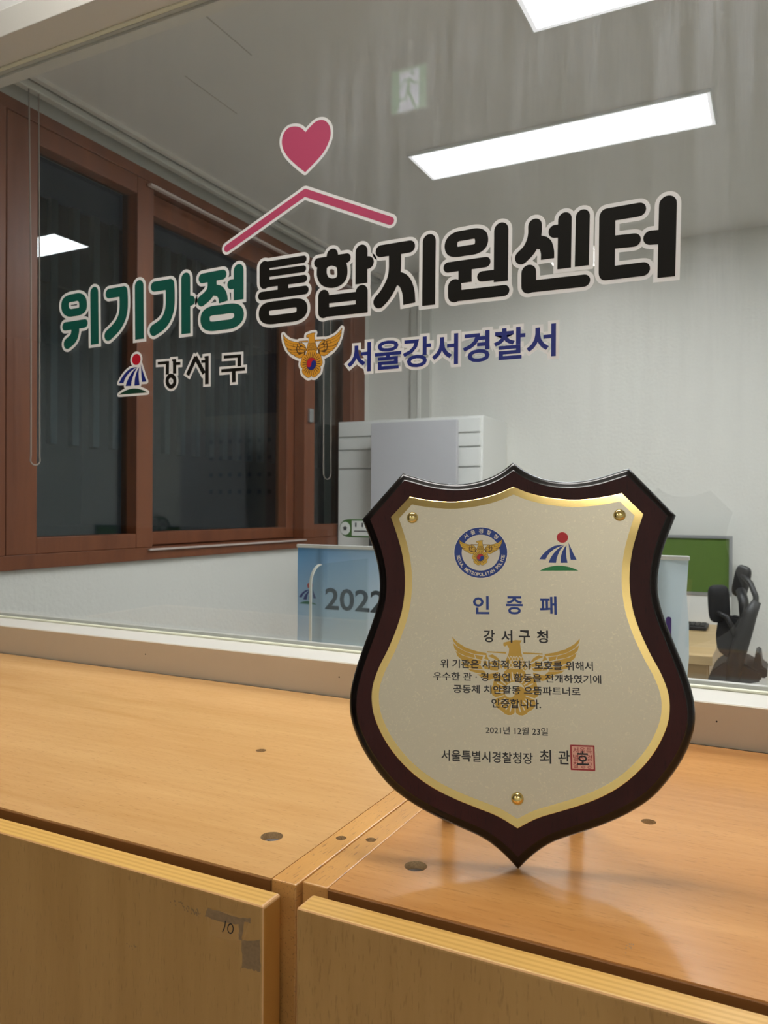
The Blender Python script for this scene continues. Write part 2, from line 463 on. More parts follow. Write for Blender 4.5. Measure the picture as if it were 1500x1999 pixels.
def build_eagle(parent, fn, scale, o, mats, mono=False):
    e = eagle(); sc = lambda L: [(x * scale, y * scale) for x, y in L]
    lw = 0.62 * scale if not mono else 0.0
    if o:
        F = Flat()
        for L in e["base"] + e["petals"] + e["beam"] + [e["head"]]: F.outline(sc(L), o)
        F.build("white_border", fn(0), mats["white"], parent)
    if not mono:
        F = Flat()
        for L in e["base"]: F.poly(sc(L))
        for L in e["feathers"] + e["beam"] + [e["head"]]: F.outline(sc(L), lw)
        F.build("brown_lines", fn(1), mats["line"], parent)
    F = Flat()
    for L in e["feathers"] + e["beam"]: F.poly(sc(L))
    F.build("wings", fn(2), mats["gold"], parent)
    Flat().poly(sc(e["head"])).build("head", fn(3), mats["gold"], parent)
    F = Flat()
    for L in e["scales"]: F.stroke(sc(L), 0.5 * scale)
    if not mono: F.disc((sc([_E((716, 172))])[0]), 0.5 * scale, n=8)
    F.build("neck_scales", fn(4), mats["line"], parent)
    F = Flat()
    for L in e["petals"]: F.outline(sc(L), 0.5 * scale)
    F.build("petal_lines", fn(5), mats["line"], parent)
    F = Flat()
    for L in e["petals"]: F.poly(sc(L))
    F.build("petals", fn(6), mats["gold"], parent)
    F = Flat()
    for L in e["rays"]: F.stroke(sc(L), 0.95 * scale)
    for k in range(5):
        a = math.pi / 2 + math.pi / 5 + k * 2 * math.pi / 5; c = e["hub"][0]
        F.stroke(sc([(c[0] + 9 * math.cos(a), c[1] + 9 * math.sin(a)), (c[0] + 15.5 * math.cos(a), c[1] + 15.5 * math.sin(a))]), 0.8 * scale)
    F.build("rays", fn(7), mats["line"], parent)
    c, r = e["hub"]; lo, upc = taegeuk(sc([c])[0], r * scale)
    if not mono: Flat().disc(sc([c])[0], r * scale * 1.08, n=40).build("hub_ring", fn(7.5), mats["line"], parent)
    Flat().poly(lo).build("hub_lower", fn(8), mats["hub_lo"], parent)
    Flat().poly(upc).build("hub_upper", fn(9), mats["hub_up"], parent)

# ------------------------------------------------------------------ the materials of the place
M_wall = plain("painted_stucco", srgb(222, 221, 214), 0.85, bump=0.9, bscale=70, var=0.02)
M_wall_front = plain("painted_wall", srgb(222, 221, 217), 0.8, bump=0.2, bscale=120)
M_ceil = plain("ceiling_board", srgb(218, 216, 211), 0.9, bump=0.1, bscale=60, var=0.03, vscale=5)
M_floor = plain("vinyl_floor", srgb(164, 161, 156), 0.45, var=0.06)
M_frame = plain("white_window_frame", srgb(216, 213, 205), 0.35, var=0.01)
M_silicone = plain("silicone_bead", srgb(222, 222, 200), 0.5)
M_brown = wood("brown_window_laminate", srgb(128, 76, 48), srgb(108, 62, 40), srgb(84, 46, 32), 'Z', 0.42, 0.4, fleck_amt=0.12)
M_track = plain("pale_track", srgb(196, 180, 172), 0.4)
M_cornice = plain("painted_cornice", srgb(198, 198, 190), 0.7)
M_dark = plain("dark_gap", srgb(22, 18, 15), 0.8)
M_cord = plain("blind_cord", srgb(170, 160, 150), 0.6)
M_glass = glass("window_glass", tint=(0.955, 0.970, 0.972, 1), dirt=0.30, f0=0.045)
M_glass2 = glass("outer_glass", tint=(0.80, 0.86, 0.86, 1), f0=0.05)
M_facade = plain("neighbour_panel", srgb(76, 84, 94), 0.6, var=0.08, vscale=3)
M_facade2 = plain("neighbour_rib", srgb(112, 124, 136), 0.6)
M_black = plain("black_plastic", srgb(26, 26, 27), 0.5, var=0.1)
M_mesh = plain("black_mesh", srgb(20, 20, 22), 0.7, bump=0.5, bscale=600)
M_white = plain("white_paint", srgb(225, 226, 222), 0.5)
M_grey = plain("grey_paint", srgb(188, 188, 192), 0.6)
M_green = plain("green_fabric", srgb(84, 112, 44), 0.85, bump=0.4, bscale=500, var=0.08)
M_alu = plain("aluminium", srgb(170, 172, 174), 0.35, 0.8)
M_desk = wood("pale_desk_wood", srgb(206, 178, 130), srgb(186, 156, 108), srgb(150, 120, 80), 'X', 0.4, fleck_amt=0.15)

# ------------------------------------------------------------------ the setting
FZ = 0.12                        # floor level
CZ = 2.693                       # ceiling level
GY = 0.58                        # front face of the inner window pane
WY0, WY1 = 0.505, 0.625          # wall between the two rooms
X0, X1 = -6.4, 3.2               # extent of the front room
LW = -1.866                      # face of the far room's left wall
BW = 3.615                       # face of the far room's back wall
def S(o, label=None): o["kind"] = "structure"; return o

S(box("floor", X0, X1, -3.4, BW + 0.2, FZ - 0.1, FZ, M_floor))
S(box("ceiling", -1.76, X1, WY1, BW + 0.1, CZ, CZ + 0.08, M_ceil))
S(box("ceiling", X0, X1, -3.0, WY1, CZ, CZ + 0.08, M_ceil))
# joints between the ceiling boards
M_seam = plain("board_joint", srgb(180, 176, 168), 0.9)
tr3 = thing("trim_3", (-1.0, 1.5, CZ), kind="structure")
for x, y0, y1 in ((-1.095, 0.64, 1.42), (-1.346, 1.42, 1.68)): box("board_joint", x, x + 0.004, y0, y1, CZ - 0.0012, CZ + 0.001, M_seam, tr3)
# partition wall: below, above and beside the window opening
OX0, OX1, OZ0, OZ1 = -1.55, 1.35, 1.149, 2.229
wp = S(thing("wall_partition", (0, 0.565, FZ), kind="structure"))
wb = bmesh.new()
bm_box(wb, X0, X1, WY0 + 0.006, WY1 - 0.006, FZ, OZ0 - 0.055)
bm_box(wb, X0, X1, WY0 + 0.006, WY1 - 0.006, OZ1 + 0.05, CZ)
bm_box(wb, X0, OX0 - 0.05, WY0 + 0.006, WY1 - 0.006, OZ0 - 0.055, OZ1 + 0.05)
bm_box(wb, OX1 + 0.05, X1, WY0 + 0.006, WY1 - 0.006, OZ0 - 0.055, OZ1 + 0.05)
from_bm("wall_face", wb, M_wall_front, wp)
S(box("wall_left", LW - 0.25, LW, WY1, BW + 0.1, FZ, 1.165, M_wall))
S(box("wall_left", LW - 0.25, LW, WY1, BW + 0.1, 2.64, 2.80, M_cornice))
S(box("wall_left", LW - 0.25, LW, 3.535, BW + 0.1, 1.165, 2.64, M_wall))
S(box("wall_back", LW, X1, BW, BW + 0.1, FZ, CZ, M_wall))
S(box("wall_right", X1, X1 + 0.1, -3.4, BW + 0.1, FZ, CZ, M_wall))
S(box("wall_front", X0, X1, -3.0, -2.9, FZ, CZ, M_wall_front))
S(box("wall_side", X0 - 0.1, X0, -3.0, WY0, FZ, CZ, M_wall_front))
# recessed blind pocket in the ceiling above the brown window
tr = thing("trim_1", (-1.80, 2.1, CZ), kind="structure")
box("pocket_top", LW, -1.76, WY1, BW, 2.785, 2.80, M_cornice, tr)
box("pocket_edge", -1.768, -1.748, WY1, BW, 2.680, 2.786, M_frame, tr)
box("blind_rail", -1.815, -1.785, 0.70, BW - 0.02, 2.664, 2.690, M_cornice, tr, 0.004)

# ------------------------------------------------------------------ inner window (white frame, big pane)
w1 = thing("window_1", (0, 0.565, OZ0), kind="structure")
box("frame_sill", OX0 - 0.05, OX1 + 0.05, WY0, WY1, OZ0 - 0.055, OZ0, M_frame, w1, 0.0012)
M_front_strip = plain("beige_trim_board", srgb(198, 184, 162), 0.5, var=0.02, vscale=60)
box("front_trim", OX0 - 0.05, OX1 + 0.05, WY0 - 0.004, WY0 - 0.0002, OZ0 - 0.050, OZ0 - 0.0006, M_front_strip, w1, 0.0006)  # thin strip over the sill front, darker and more beige than the frame
box("frame_head", OX0 - 0.05, OX1 + 0.05, WY0, WY1, OZ1, OZ1 + 0.05, M_frame, w1, 0.0012)
box("frame_jamb", OX0 - 0.05, OX0, WY0, WY1, OZ0, OZ1, M_frame, w1, 0.0012)
box("frame_jamb", OX1, OX1 + 0.05, WY0, WY1, OZ0, OZ1, M_frame, w1, 0.0012)
box("frame_bead", OX0, OX1, 0.592, 0.602, OZ0, OZ0 + 0.006, M_frame, w1, 0.001)
box("frame_bead", OX0, OX1, 0.592, 0.600, OZ1 - 0.006, OZ1, M_frame, w1, 0.001)
box("pane", OX0, OX1, GY, GY + 0.005, OZ0, OZ1, M_glass, w1)
for z0, z1 in ((OZ0, OZ0 + 0.0035), (OZ1 - 0.0035, OZ1)):
    box("silicone_bead", OX0, OX1, GY - 0.009, GY - 0.0005, z0, z1, M_silicone, w1, 0.0012)
for x in (-0.62, -0.255, 0.205, 0.242):
    from_bm("nail_hole", bm_tube(bmesh.new(), [(x, WY0 - 0.0042, 1.128), (x, WY0 - 0.002, 1.128)], 0.0011, 8), M_dark, w1)

# ------------------------------------------------------------------ brown sliding window in the far room's left wall
w2 = thing("window_2", (LW, 2.2, 1.165), kind="structure")
FX0, FX1 = -1.99, -1.845
box("frame_rail", FX0, FX1, WY1 + 0.01, 3.535, 1.165, 1.212, M_brown, w2, 0.002)
box("frame_rail", FX0, FX1, WY1 + 0.01, 3.535, 2.600, 2.64, M_brown, w2, 0.002)
box("frame_jamb", FX0, FX1, 3.405, 3.535, 1.212, 2.600, M_brown, w2, 0.002)
box("frame_jamb", FX0, FX1 + 0.004, 1.105, 1.180, 1.212, 2.600, M_brown, w2, 0.003)
def sash(y0, y1, z0, z1, l, r, b, t, xin, xout):
    s = bpy.data.objects.new("sash", None); COL.objects.link(s); s.parent = w2
    s.location = Vector((xin, y0, z0)) - w2.location; s.empty_display_size = 0.05
    box("stile", xout, xin, y0, y0 + l, z0, z1, M_brown, s, 0.003)
    box("stile", xout, xin, y1 - r, y1, z0, z1, M_brown, s, 0.003)
    box("bottom_rail", xout, xin - 0.0012, y0 + l, y1 - r, z0, z0 + b, M_brown, s, 0.003)
    box("top_rail", xout, xin - 0.0012, y0 + l, y1 - r, z1 - t, z1, M_brown, s, 0.003)
    box("pane", xin - 0.055, xin - 0.049, y0 + l, y1 - r, z0 + b, z1 - t, M_glass2, s)
    return s
sash(0.66, 1.105, 1.212, 2.600, 0.08, 0.06, 0.06, 0.06, -1.862, -1.92)
sash(1.187, 1.828, 1.212, 2.600, 0.115, 0.086, 0.054, 0.064, -1.848, -1.915)
sash(1.800, 2.930, 1.216, 2.598, 0.030, 0.085, 0.052, 0.082, -1.917, -1.985)
sash(2.905, 3.405, 1.212, 2.600, 0.095, 0.030, 0.068, 0.064, -1.850, -1.914)
box("track", -1.846, -1.834, 1.80, 2.905, 1.200, 1.208, M_track, w2, 0.002)
box("track", -1.846, -1.826, 1.79, 3.40, 2.578, 2.588, M_track, w2, 0.002)
box("handle", -1.852, -1.832, 2.93, 2.965, 1.80, 1.87, M_alu, w2, 0.004)

# cords of the roller blinds
def cord(y0, y1, z0, label):
    pts = [(-1.795, y0, 2.71)] + [(-1.785, y0 + 0.002, z0 + 0.6), (-1.782, y0 + 0.002, z0 + 0.03)]
    c = (y0 + y1) / 2; r = (y1 - y0) / 2
    pts += [(-1.782, c - r * math.cos(a), z0 + r * (1 - math.sin(a)) * 0.9) for a in [math.radians(t) for t in range(10, 180, 20)]]
    pts += [(-1.782, y1 - 0.002, z0 + 0.03), (-1.785, y1 - 0.002, z0 + 0.6), (-1.795, y1, 2.71)]
    setp(tube("blind_cord", pts, 0.0022, M_cord, n=8), label, "cord", "pull cords of the window blinds")
cord(1.2218, 1.2580, 1.496, "thin pale blind cord loop hanging in front of the leftmost brown window stile")
cord(2.9749, 3.0514, 1.513, "thin pale blind cord loop hanging near the far back corner")

# neighbouring building across the alley, seen dimly through the brown window
nb = thing("neighbour_building", (-3.2, 3.0, FZ), "dim blue grey neighbouring building with vertical ribs outside the brown window", "building")
box("wall", -3.6, -3.2, 0.2, 7.0, FZ, 3.0, M_facade, nb)
box("band", -3.2, -3.17, 0.2, 7.0, 2.55, 2.74, M_facade, nb)
y = 1.6
while y < 6.6:
    box("rib", -3.2, -3.165, y, y + 0.045, 1.7, 3.0, M_facade2, nb)
    y += 0.145

# ------------------------------------------------------------------ ceiling lights
COOL = (0.965, 0.985, 1.0, 1); WARM = (1.0, 0.975, 0.93, 1)
def ceiling_light(x0, x1, y0, y1, strength, label, group, col, hang=0.010):
    m = lamp_mat("led_diffuser", strength, col)
    t = thing("ceiling_light", ((x0 + x1) / 2, (y0 + y1) / 2, CZ), label, "ceiling light", group)
    z1 = CZ; z0 = CZ - hang; fr = 0.004; rim = 0.012
    def ring(name, a0, a1, b0, b1, w, za, mat):
        b = bmesh.new()
        bm_box(b, a0, a1, b0, b0 + w, za, z1); bm_box(b, a0, a1, b1 - w, b1, za, z1)
        bm_box(b, a0, a0 + w, b0 + w, b1 - w, za, z1); bm_box(b, a1 - w, a1, b0 + w, b1 - w, za, z1)
        return from_bm(name, b, mat, t)
    ring("housing", x0, x1, y0, y1, fr, z0, M_white)
    ring("diffuser_rim", x0 + fr, x1 - fr, y0 + fr, y1 - fr, rim, z0 + 0.001, M_rim)
    box("diffuser", x0 + fr + rim, x1 - fr - rim, y0 + fr + rim, y1 - fr - rim, z0 + 0.001, z1, m, t)
    return t
M_rim = lamp_mat("diffuser_rim", 0.62, (0.98, 0.96, 1.0, 1))
ceiling_light(-0.960, 0.096, 2.206, 2.450, BACK_LAMP, "long white LED ceiling light seen whole through the glass", "ceiling lights of the far room", COOL)
ceiling_light(-0.320, 0.74, 1.42, 1.666, BACK_LAMP, "white LED ceiling light cut off by the top edge of the photo", "ceiling lights of the far room", COOL)
ceiling_light(1.3, 2.4, 2.206, 2.450, BACK_LAMP, "LED ceiling light of the far room beyond the right edge", "ceiling lights of the far room", COOL)  # unseen extra panel, added for its reflections
ceiling_light(-0.80, 0.32, 0.26, 0.49, FRONT_LAMP, "LED ceiling light hung straight above the beech cabinets", "ceiling lights of the front room", WARM)  # added to light the cabinet tops, out of view even in the pane
ceiling_light(0.9, 2.1, -2.3, -2.05, FRONT_LAMP * 1.15, "LED ceiling light deep in the front room behind the camera", "ceiling lights of the front room", WARM)  # added behind the view to light the plaque's plate and other upright faces
ceiling_light(-0.83, -0.53, -2.72, -2.16, FRONT_LAMP, "small ceiling light mirrored in the glass behind the black lettering", "ceiling lights of the front room", WARM)

# ------------------------------------------------------------------ hanging exit sign (seen only as a reflection in the pane)
M_exit_g = lamp_mat("exit_green", 1.0, (0.04, 0.75, 0.20, 1)); M_exit_w = lamp_mat("exit_white", 2.6, (0.80, 0.80, 1.0, 1))
ex = thing("exit_sign", (-0.645, -0.39, CZ), "small green lit exit sign with a white running figure, mirrored in the glass", "sign")
EX0, EX1, EZ0, EZ1 = -0.702, -0.590, 2.490, 2.615
box("housing", EX0, EX1, -0.41, -0.39, EZ0, EZ1, M_white, ex, 0.002)
box("hanger", -0.652, -0.638, -0.405, -0.395, EZ1, CZ, M_white, ex)
box("green_face", EX0 + 0.002, EX1 - 0.002, -0.39, -0.3892, EZ0 + 0.002, EZ1 - 0.002, M_exit_g, ex)
ew, eh = EX1 - EX0, EZ1 - EZ0
put = lambda d: (lambda u, v: (EX0 + u * ew - ex.location.x, -0.3892 + d - ex.location.y, EZ0 + v * eh - ex.location.z))
F = Flat(); F.poly([(0.24, 0.90), (0.78, 0.93), (0.78, 0.12), (0.62, 0.02), (0.16, 0.02), (0.24, 0.14)])
F.build("white_door", put(0.0004), M_exit_w, ex)
F = Flat()
F.disc((0.60, 0.84), 0.055, 0.05)
F.stroke([(0.52, 0.72), (0.47, 0.45)], 0.10); F.stroke([(0.52, 0.72), (0.36, 0.70), (0.28, 0.57)], 0.06)
F.stroke([(0.54, 0.71), (0.64, 0.62), (0.76, 0.60)], 0.06)
F.stroke([(0.47, 0.46), (0.42, 0.30), (0.22, 0.28)], 0.075); F.stroke([(0.49, 0.46), (0.57, 0.30), (0.66, 0.10)], 0.075)
F.build("running_figure", put(0.0008), M_exit_g, ex)

# ------------------------------------------------------------------ things in the front room that the panes mirror
M_cal = plain("calendar_paper", srgb(214, 212, 205), 0.7); M_calpic = plain("calendar_picture", srgb(70, 84, 104), 0.6, var=0.3, vscale=6)
ca = thing("wall_calendar", (-3.12, -2.9, 1.36), "large wall calendar with a landscape picture, faintly mirrored in the dark window", "calendar")
box("sheet", -3.47, -2.78, -2.9, -2.896, 1.36, 2.46, M_cal, ca)
box("picture", -3.44, -2.81, -2.896, -2.895, 2.02, 2.43, M_calpic, ca)
b = bmesh.new()
for r in range(4):
    for c in range(7): bm_box(b, -3.40 + c * 0.085, -3.37 + c * 0.085, -2.896, -2.8952, 1.46 + r * 0.12, 1.49 + r * 0.12)
from_bm("date_marks", b, M_dark, ca)["kind"] = "stuff"
M_dkwood = wood("dark_wardrobe_wood", srgb(62, 42, 30), srgb(46, 30, 22), srgb(30, 20, 14), 'Z', 0.5, fleck_amt=0.1)
wd = thing("wardrobe", (-5.4, -2.65, FZ), "tall dark wooden wardrobe mirrored at the far left of the glass", "wardrobe")
box("body", -6.2, -4.68, -2.89, -2.30, FZ, 2.6, M_dkwood, wd, 0.004)
for k in range(3): box("door", -6.19 + k * 0.503, -5.70 + k * 0.503, -2.30, -2.28, FZ + 0.06, 2.58, M_dkwood, wd, 0.003)
sb = thing("sideboard", (-3.6, -2.65, FZ), "long low dark sideboard mirrored below the calendar", "sideboard")
box("body", -4.6, -2.4, -2.89, -2.40, FZ, 1.22, M_dkwood, sb, 0.004)
for k in range(4): box("door", -4.59 + k * 0.548, -4.055 + k * 0.548, -2.40, -2.38, FZ + 0.05, 1.20, M_dkwood, sb, 0.003)

# ------------------------------------------------------------------ far room furniture
# white drawer cabinet against the back wall
fc = thing("drawer_cabinet", (-1.35, 3.40, FZ), "tall white cabinet with thin drawer seams in the back corner behind the glass", "cabinet")
box("body", -1.845, -1.02, 3.235, BW - 0.004, FZ, 1.83, M_white, fc, 0.003)
zs = [FZ + 0.06, 0.62, 1.10, 1.575, 1.675, 1.745, 1.822]
for a, b_ in zip(zs[:-1], zs[1:]): box("drawer", -1.835, -1.03, 3.220, 3.235, a + 0.004, b_ - 0.004, M_white, fc, 0.002)
# grey board leaning before it
gp = thing("grey_board", (-1.35, 3.12, FZ), "plain pale grey board standing before the white drawer cabinet", "board")
box("panel", -1.575, -1.105, 3.10, 3.125, FZ + 0.05, 1.80, M_grey, gp, 0.003)
box("foot", -1.56, -1.50, 3.02, 3.20, FZ, FZ + 0.05, M_grey, gp, 0.003); box("foot", -1.18, -1.12, 3.02, 3.20, FZ, FZ + 0.05, M_grey, gp, 0.003)
# pilaster on the back wall
tp = thing("trim_2", (-1.52, BW, FZ), kind="structure")
box("pilaster", -1.581, -1.46, BW - 0.03, BW, 1.84, CZ, M_cornice, tp, 0.002)
box("pilaster_strip", -1.535, -1.515, BW - 0.038, BW - 0.03, 1.84, CZ, M_wall, tp, 0.002)

# small green direction sign on a post
M_sgreen = plain("sign_green", srgb(62, 110, 40), 0.5); M_ink = plain("dark_ink", srgb(40, 42, 48), 0.6)
sg = thing("sign_stand", (-1.30, 2.6, FZ), "small green rounded sign with a white plate on a dark post by the brown window", "sign")
b = bmesh.new()
P = [(-1.418 - 0.048 * math.sin(a), 1.277 + 0.040 * math.cos(a)) for a in [math.radians(t) for t in range(0, 181, 15)]]
P += [(-1.14, 1.237), (-1.14, 1.317)]
F = Flat(); F.poly(P); 
def slab(name, pts, y0, y1, mat, parent):
    bm = bmesh.new(); n = len(pts)
    A = [bm.verts.new((p[0], y0, p[1])) for p in pts]; B = [bm.verts.new((p[0], y1, p[1])) for p in pts]
    bm.faces.new(A); bm.faces.new(B[::-1])
    for i in range(n): bm.faces.new((A[i], B[i], B[(i + 1) % n], A[(i + 1) % n]))
    bmesh.ops.recalc_face_normals(bm, faces=bm.faces[:])
    return from_bm(name, bm, mat, parent)
slab("plate", P, 2.596, 2.604, M_sgreen, sg)
slab("disc", [(-1.437 + 0.026 * math.cos(a), 1.276 + 0.029 * math.sin(a)) for a in [k * math.pi / 12 for k in range(24)]], 2.5945, 2.596, M_white, sg)
slab("emblem", [(-1.437 + r * math.cos(a), 1.276 + r * math.sin(a)) for k, a in enumerate([k * math.pi / 5 + math.pi / 2 for k in range(10)]) for r in ((0.013 if k % 2 == 0 else 0.007),)], 2.594, 2.5945, M_ink, sg)
box("white_plate", -1.402, -1.15, 2.594, 2.596, 1.244, 1.310, M_white, sg)
b = bmesh.new(); bm_box(b, -1.385, -1.378, 2.5935, 2.594, 1.283, 1.302); bm_box(b, -1.352, -1.345, 2.5935, 2.594, 1.283, 1.302); bm_box(b, -1.39, -1.31, 2.5935, 2.594, 1.262, 1.267)
from_bm("lettering", b, M_ink, sg)
box("post", -1.322, -1.302, 2.604, 2.622, FZ, 1.25, M_black, sg, 0.002)
box("base", -1.42, -1.20, 2.52, 2.70, FZ, FZ + 0.02, M_black, sg, 0.004)

# reception desk just behind the pane (below the sill line) that carries the acrylic screen
rd = thing("reception_desk", (-0.4, 1.0, FZ), "reception desk just behind the glass, below the white sill", "desk")
box("top", -1.15, 0.40, 0.70, 1.16, 0.83, 0.86, M_desk, rd, 0.003)
for x in (-1.12, 0.32):
    for yy in (0.73, 1.10): box("leg", x, x + 0.04, yy, yy + 0.04, FZ, 0.83, M_grey, rd, 0.002)
M_acr = glass("acrylic", tint=(0.90, 0.93, 0.93, 1), f0=0.05)
M_acr_edge = plain("acrylic_edge", srgb(206, 208, 200), 0.4)
ac = thing("acrylic_screen", (-0.555, 1.02, 0.86), "clear acrylic desk screen with a pale rounded front edge before the blue banner", "screen")
R_ = 0.04; zt = 1.251; ya, yb = 0.90, 1.15
arc = [(ya + R_ - R_ * math.cos(a), zt - R_ + R_ * math.sin(a)) for a in [math.radians(t) for t in range(0, 91, 10)]]
prof = [(ya, 0.872)] + arc + [(yb, zt), (yb, 0.872)]
bm = bmesh.new(); A = [bm.verts.new((-0.5565, p[0], p[1])) for p in prof]; B = [bm.verts.new((-0.5525, p[0], p[1])) for p in prof]
bm.faces.new(A[::-1]); bm.faces.new(B)
from_bm("sheet", bm, M_acr, ac)
bm = bmesh.new(); ed = [(ya, 0.872)] + arc
A = [bm.verts.new((-0.5568, p[0] - 0.0002, p[1])) for p in ed]; B = [bm.verts.new((-0.5522, p[0] - 0.0002, p[1])) for p in ed]
A2 = [bm.verts.new((-0.5568, p[0] + 0.003, p[1] - 0.002)) for p in ed]; B2 = [bm.verts.new((-0.5522, p[0] + 0.003, p[1] - 0.002)) for p in ed]
for i in range(len(ed) - 1):
    bm.faces.new((A[i], A[i + 1], B[i + 1], B[i])); bm.faces.new((A[i], A2[i], A2[i + 1], A[i + 1])); bm.faces.new((B[i], B[i + 1], B2[i + 1], B2[i]))
from_bm("edge", bm, M_acr_edge, ac)
box("foot", -0.575, -0.535, 0.92, 1.14, 0.86, 0.872, M_acr_edge, ac, 0.002)

# blue printed banner on a low stand
def banner_mat():
    m, nt, b = new_mat("banner_print")
    tc = nt.nodes.new("ShaderNodeTexCoord"); mp = nt.nodes.new("ShaderNodeMapping"); mp.inputs["Scale"].default_value = (5.2, 1, 7.0)
    mp.inputs["Rotation"].default_value = (0, 0.5, 0); nt.links.new(tc.outputs["Object"], mp.inputs["Vector"])
    v = nt.nodes.new("ShaderNodeTexVoronoi"); v.inputs["Scale"].default_value = 1.0; nt.links.new(mp.outputs[0], v.inputs["Vector"])
    sp = nt.nodes.new("ShaderNodeSeparateColor"); nt.links.new(v.outputs["Color"], sp.inputs[0])
    sx = nt.nodes.new("ShaderNodeSeparateXYZ"); nt.links.new(tc.outputs["Object"], sx.inputs[0])
    mr = nt.nodes.new("ShaderNodeMapRange"); mr.inputs[1].default_value = 0.02; mr.inputs[2].default_value = 0.20; mr.inputs[3].default_value = 0; mr.inputs[4].default_value = 1
    # print: blue facets towards the top left corner, fading to pale sky blue
    cmb = nt.nodes.new("ShaderNodeMath"); cmb.operation = 'SUBTRACT'; nt.links.new(sx.outputs["Z"], cmb.inputs[0])
    s2 = nt.nodes.new("ShaderNodeMath"); s2.operation = 'MULTIPLY'; nt.links.new(sx.outputs["X"], s2.inputs[0]); s2.inputs[1].default_value = 0.55
    nt.links.new(s2.outputs[0], cmb.inputs[1])
    mr.inputs[1].default_value = 1.08; mr.inputs[2].default_value = 1.40; nt.links.new(cmb.outputs[0], mr.inputs[0])
    k = nt.nodes.new("ShaderNodeMath"); k.operation = 'MULTIPLY'; nt.links.new(mr.outputs[0], k.inputs[0])
    k2 = nt.nodes.new("ShaderNodeMath"); k2.operation = 'MULTIPLY_ADD'; nt.links.new(sp.outputs[0], k2.inputs[0]); k2.inputs[1].default_value = 0.5; k2.inputs[2].default_value = 0.6
    nt.links.new(k2.outputs[0], k.inputs[1]); k.use_clamp = True
    mx = nt.nodes.new("ShaderNodeMixRGB"); mx.inputs[1].default_value = srgb(206, 222, 230); mx.inputs[2].default_value = srgb(84, 142, 190)
    nt.links.new(k.outputs[0], mx.inputs[0]); nt.links.new(mx.outputs[0], b.inputs["Base Color"])
    b.inputs["Roughness"].default_value = 0.6
    # thin cloth lets light from behind through
    tl = nt.nodes.new("ShaderNodeBsdfTranslucent"); nt.links.new(mx.outputs[0], tl.inputs[0])
    ms = nt.nodes.new("ShaderNodeMixShader"); ms.inputs[0].default_value = 0.4
    nt.links.new(b.outputs[0], ms.inputs[1]); nt.links.new(tl.outputs[0], ms.inputs[2]); nt.links.new(ms.outputs[0], nt.nodes["Material Output"].inputs[0])
    return m
BY = 1.2
bn = thing("banner", (-0.32, BY, FZ), "pale blue printed banner reading 2022 on a low stand behind the plaque", "banner")
bm = bmesh.new(); nx, nz = 60, 10; bx0, bx1, bz0, bz1 = -0.780, 0.141, 0.62, 1.270
wob = lambda x, z: 0.004 * math.sin(x * 38 + z * 9) * max(0, min(1, (x + 0.1) / 0.2)) + 0.001 * math.sin(z * 30)
for d in (0,):
    g = [[bm.verts.new((bx0 + (bx1 - bx0) * i / nx + (0.003 * math.sin(j * 1.9) if i == nx else 0), BY + d + wob(bx0 + (bx1 - bx0) * i / nx, bz0 + (bz1 - bz0) * j / nz), bz0 + (bz1 - bz0) * j / nz)) for j in range(nz + 1)] for i in range(nx + 1)]
    for i in range(nx):
        for j in range(nz): bm.faces.new((g[i][j], g[i + 1][j], g[i + 1][j + 1], g[i][j + 1])).smooth = True
cl = from_bm("cloth", bm, banner_mat(), bn)
box("top_rail", bx0 - 0.002, bx1 + 0.002, BY - 0.004, BY + 0.006, 1.268, 1.277, M_white, bn, 0.002)
box("bottom_rail", bx0, bx1, BY - 0.004, BY + 0.006, 0.610, 0.622, M_white, bn, 0.002)
for x in (-0.72, 0.08):
    box("post", x, x + 0.014, BY + 0.008, BY + 0.022, FZ + 0.012, 1.274, M_alu, bn, 0.002)
    box("foot", x - 0.02, x + 0.034, BY - 0.02 + 0.01, BY + 0.16, FZ, FZ + 0.012, M_alu, bn, 0.003)
M_print_dark = plain("banner_ink", srgb(44, 58, 70), 0.6); M_purple = plain("purple_ink", srgb(72, 46, 128), 0.6)
onb = lambda u, v: (u - bn.location.x, BY - 0.0030 - bn.location.y, v - bn.location.z)
text_flat("2022", -0.698, -0.532, 1.118, 1.172, offset=0.02).build("digits", onb, M_print_dark, bn)
F = Flat(); F.stroke([(0.1055, 1.150), (0.1055, 1.02)], 0.0105); 
F.build("purple_stroke", lambda u, v: (u - bn.location.x, BY - 0.0085 - bn.location.y, v - bn.location.z), M_purple, bn)

# office desk with green screen at the back wall
od = thing("office_desk", (-0.45, 3.0, FZ), "pale wooden office desk with an olive green screen against the back wall", "desk")
box("desk_top", -0.85, 0.085, 2.60, 3.46, 0.805, 0.84, M_desk, od, 0.003)
box("front_panel", -0.83, 0.065, 2.64, 2.66, FZ + 0.02, 0.805, M_desk, od, 0.002)
for x in (-0.84, 0.04): box("side_panel", x, x + 0.03, 2.66, 3.44, FZ, 0.805, M_desk, od, 0.002)
box("screen_base", -0.85, 0.098, 3.462, 3.490, 0.70, 0.975, M_white, od, 0.002)
sc_ = box("green_screen", -0.84, 0.090, 3.466, 3.486, 0.985, 1.236, M_green, od, 0.002)
b = bmesh.new(); bm_box(b, -0.855, 0.103, 3.458, 3.494, 1.236, 1.249); bm_box(b, 0.090, 0.103, 3.458, 3.494, 0.975, 1.236); bm_box(b, -0.855, -0.842, 3.458, 3.494, 0.975, 1.236); bm_box(b, -0.842, 0.09, 3.458, 3.494, 0.972, 0.986)
from_bm("screen_frame", b, M_alu, od)
kb = thing("keyboard", (-0.06, 3.30, 0.84), "flat black keyboard lying on the pale desk below the green screen", "keyboard")
box("case", -0.30, 0.015, 3.22, 3.36, 0.8405, 0.858, M_black, kb, 0.004)
b = bmesh.new()
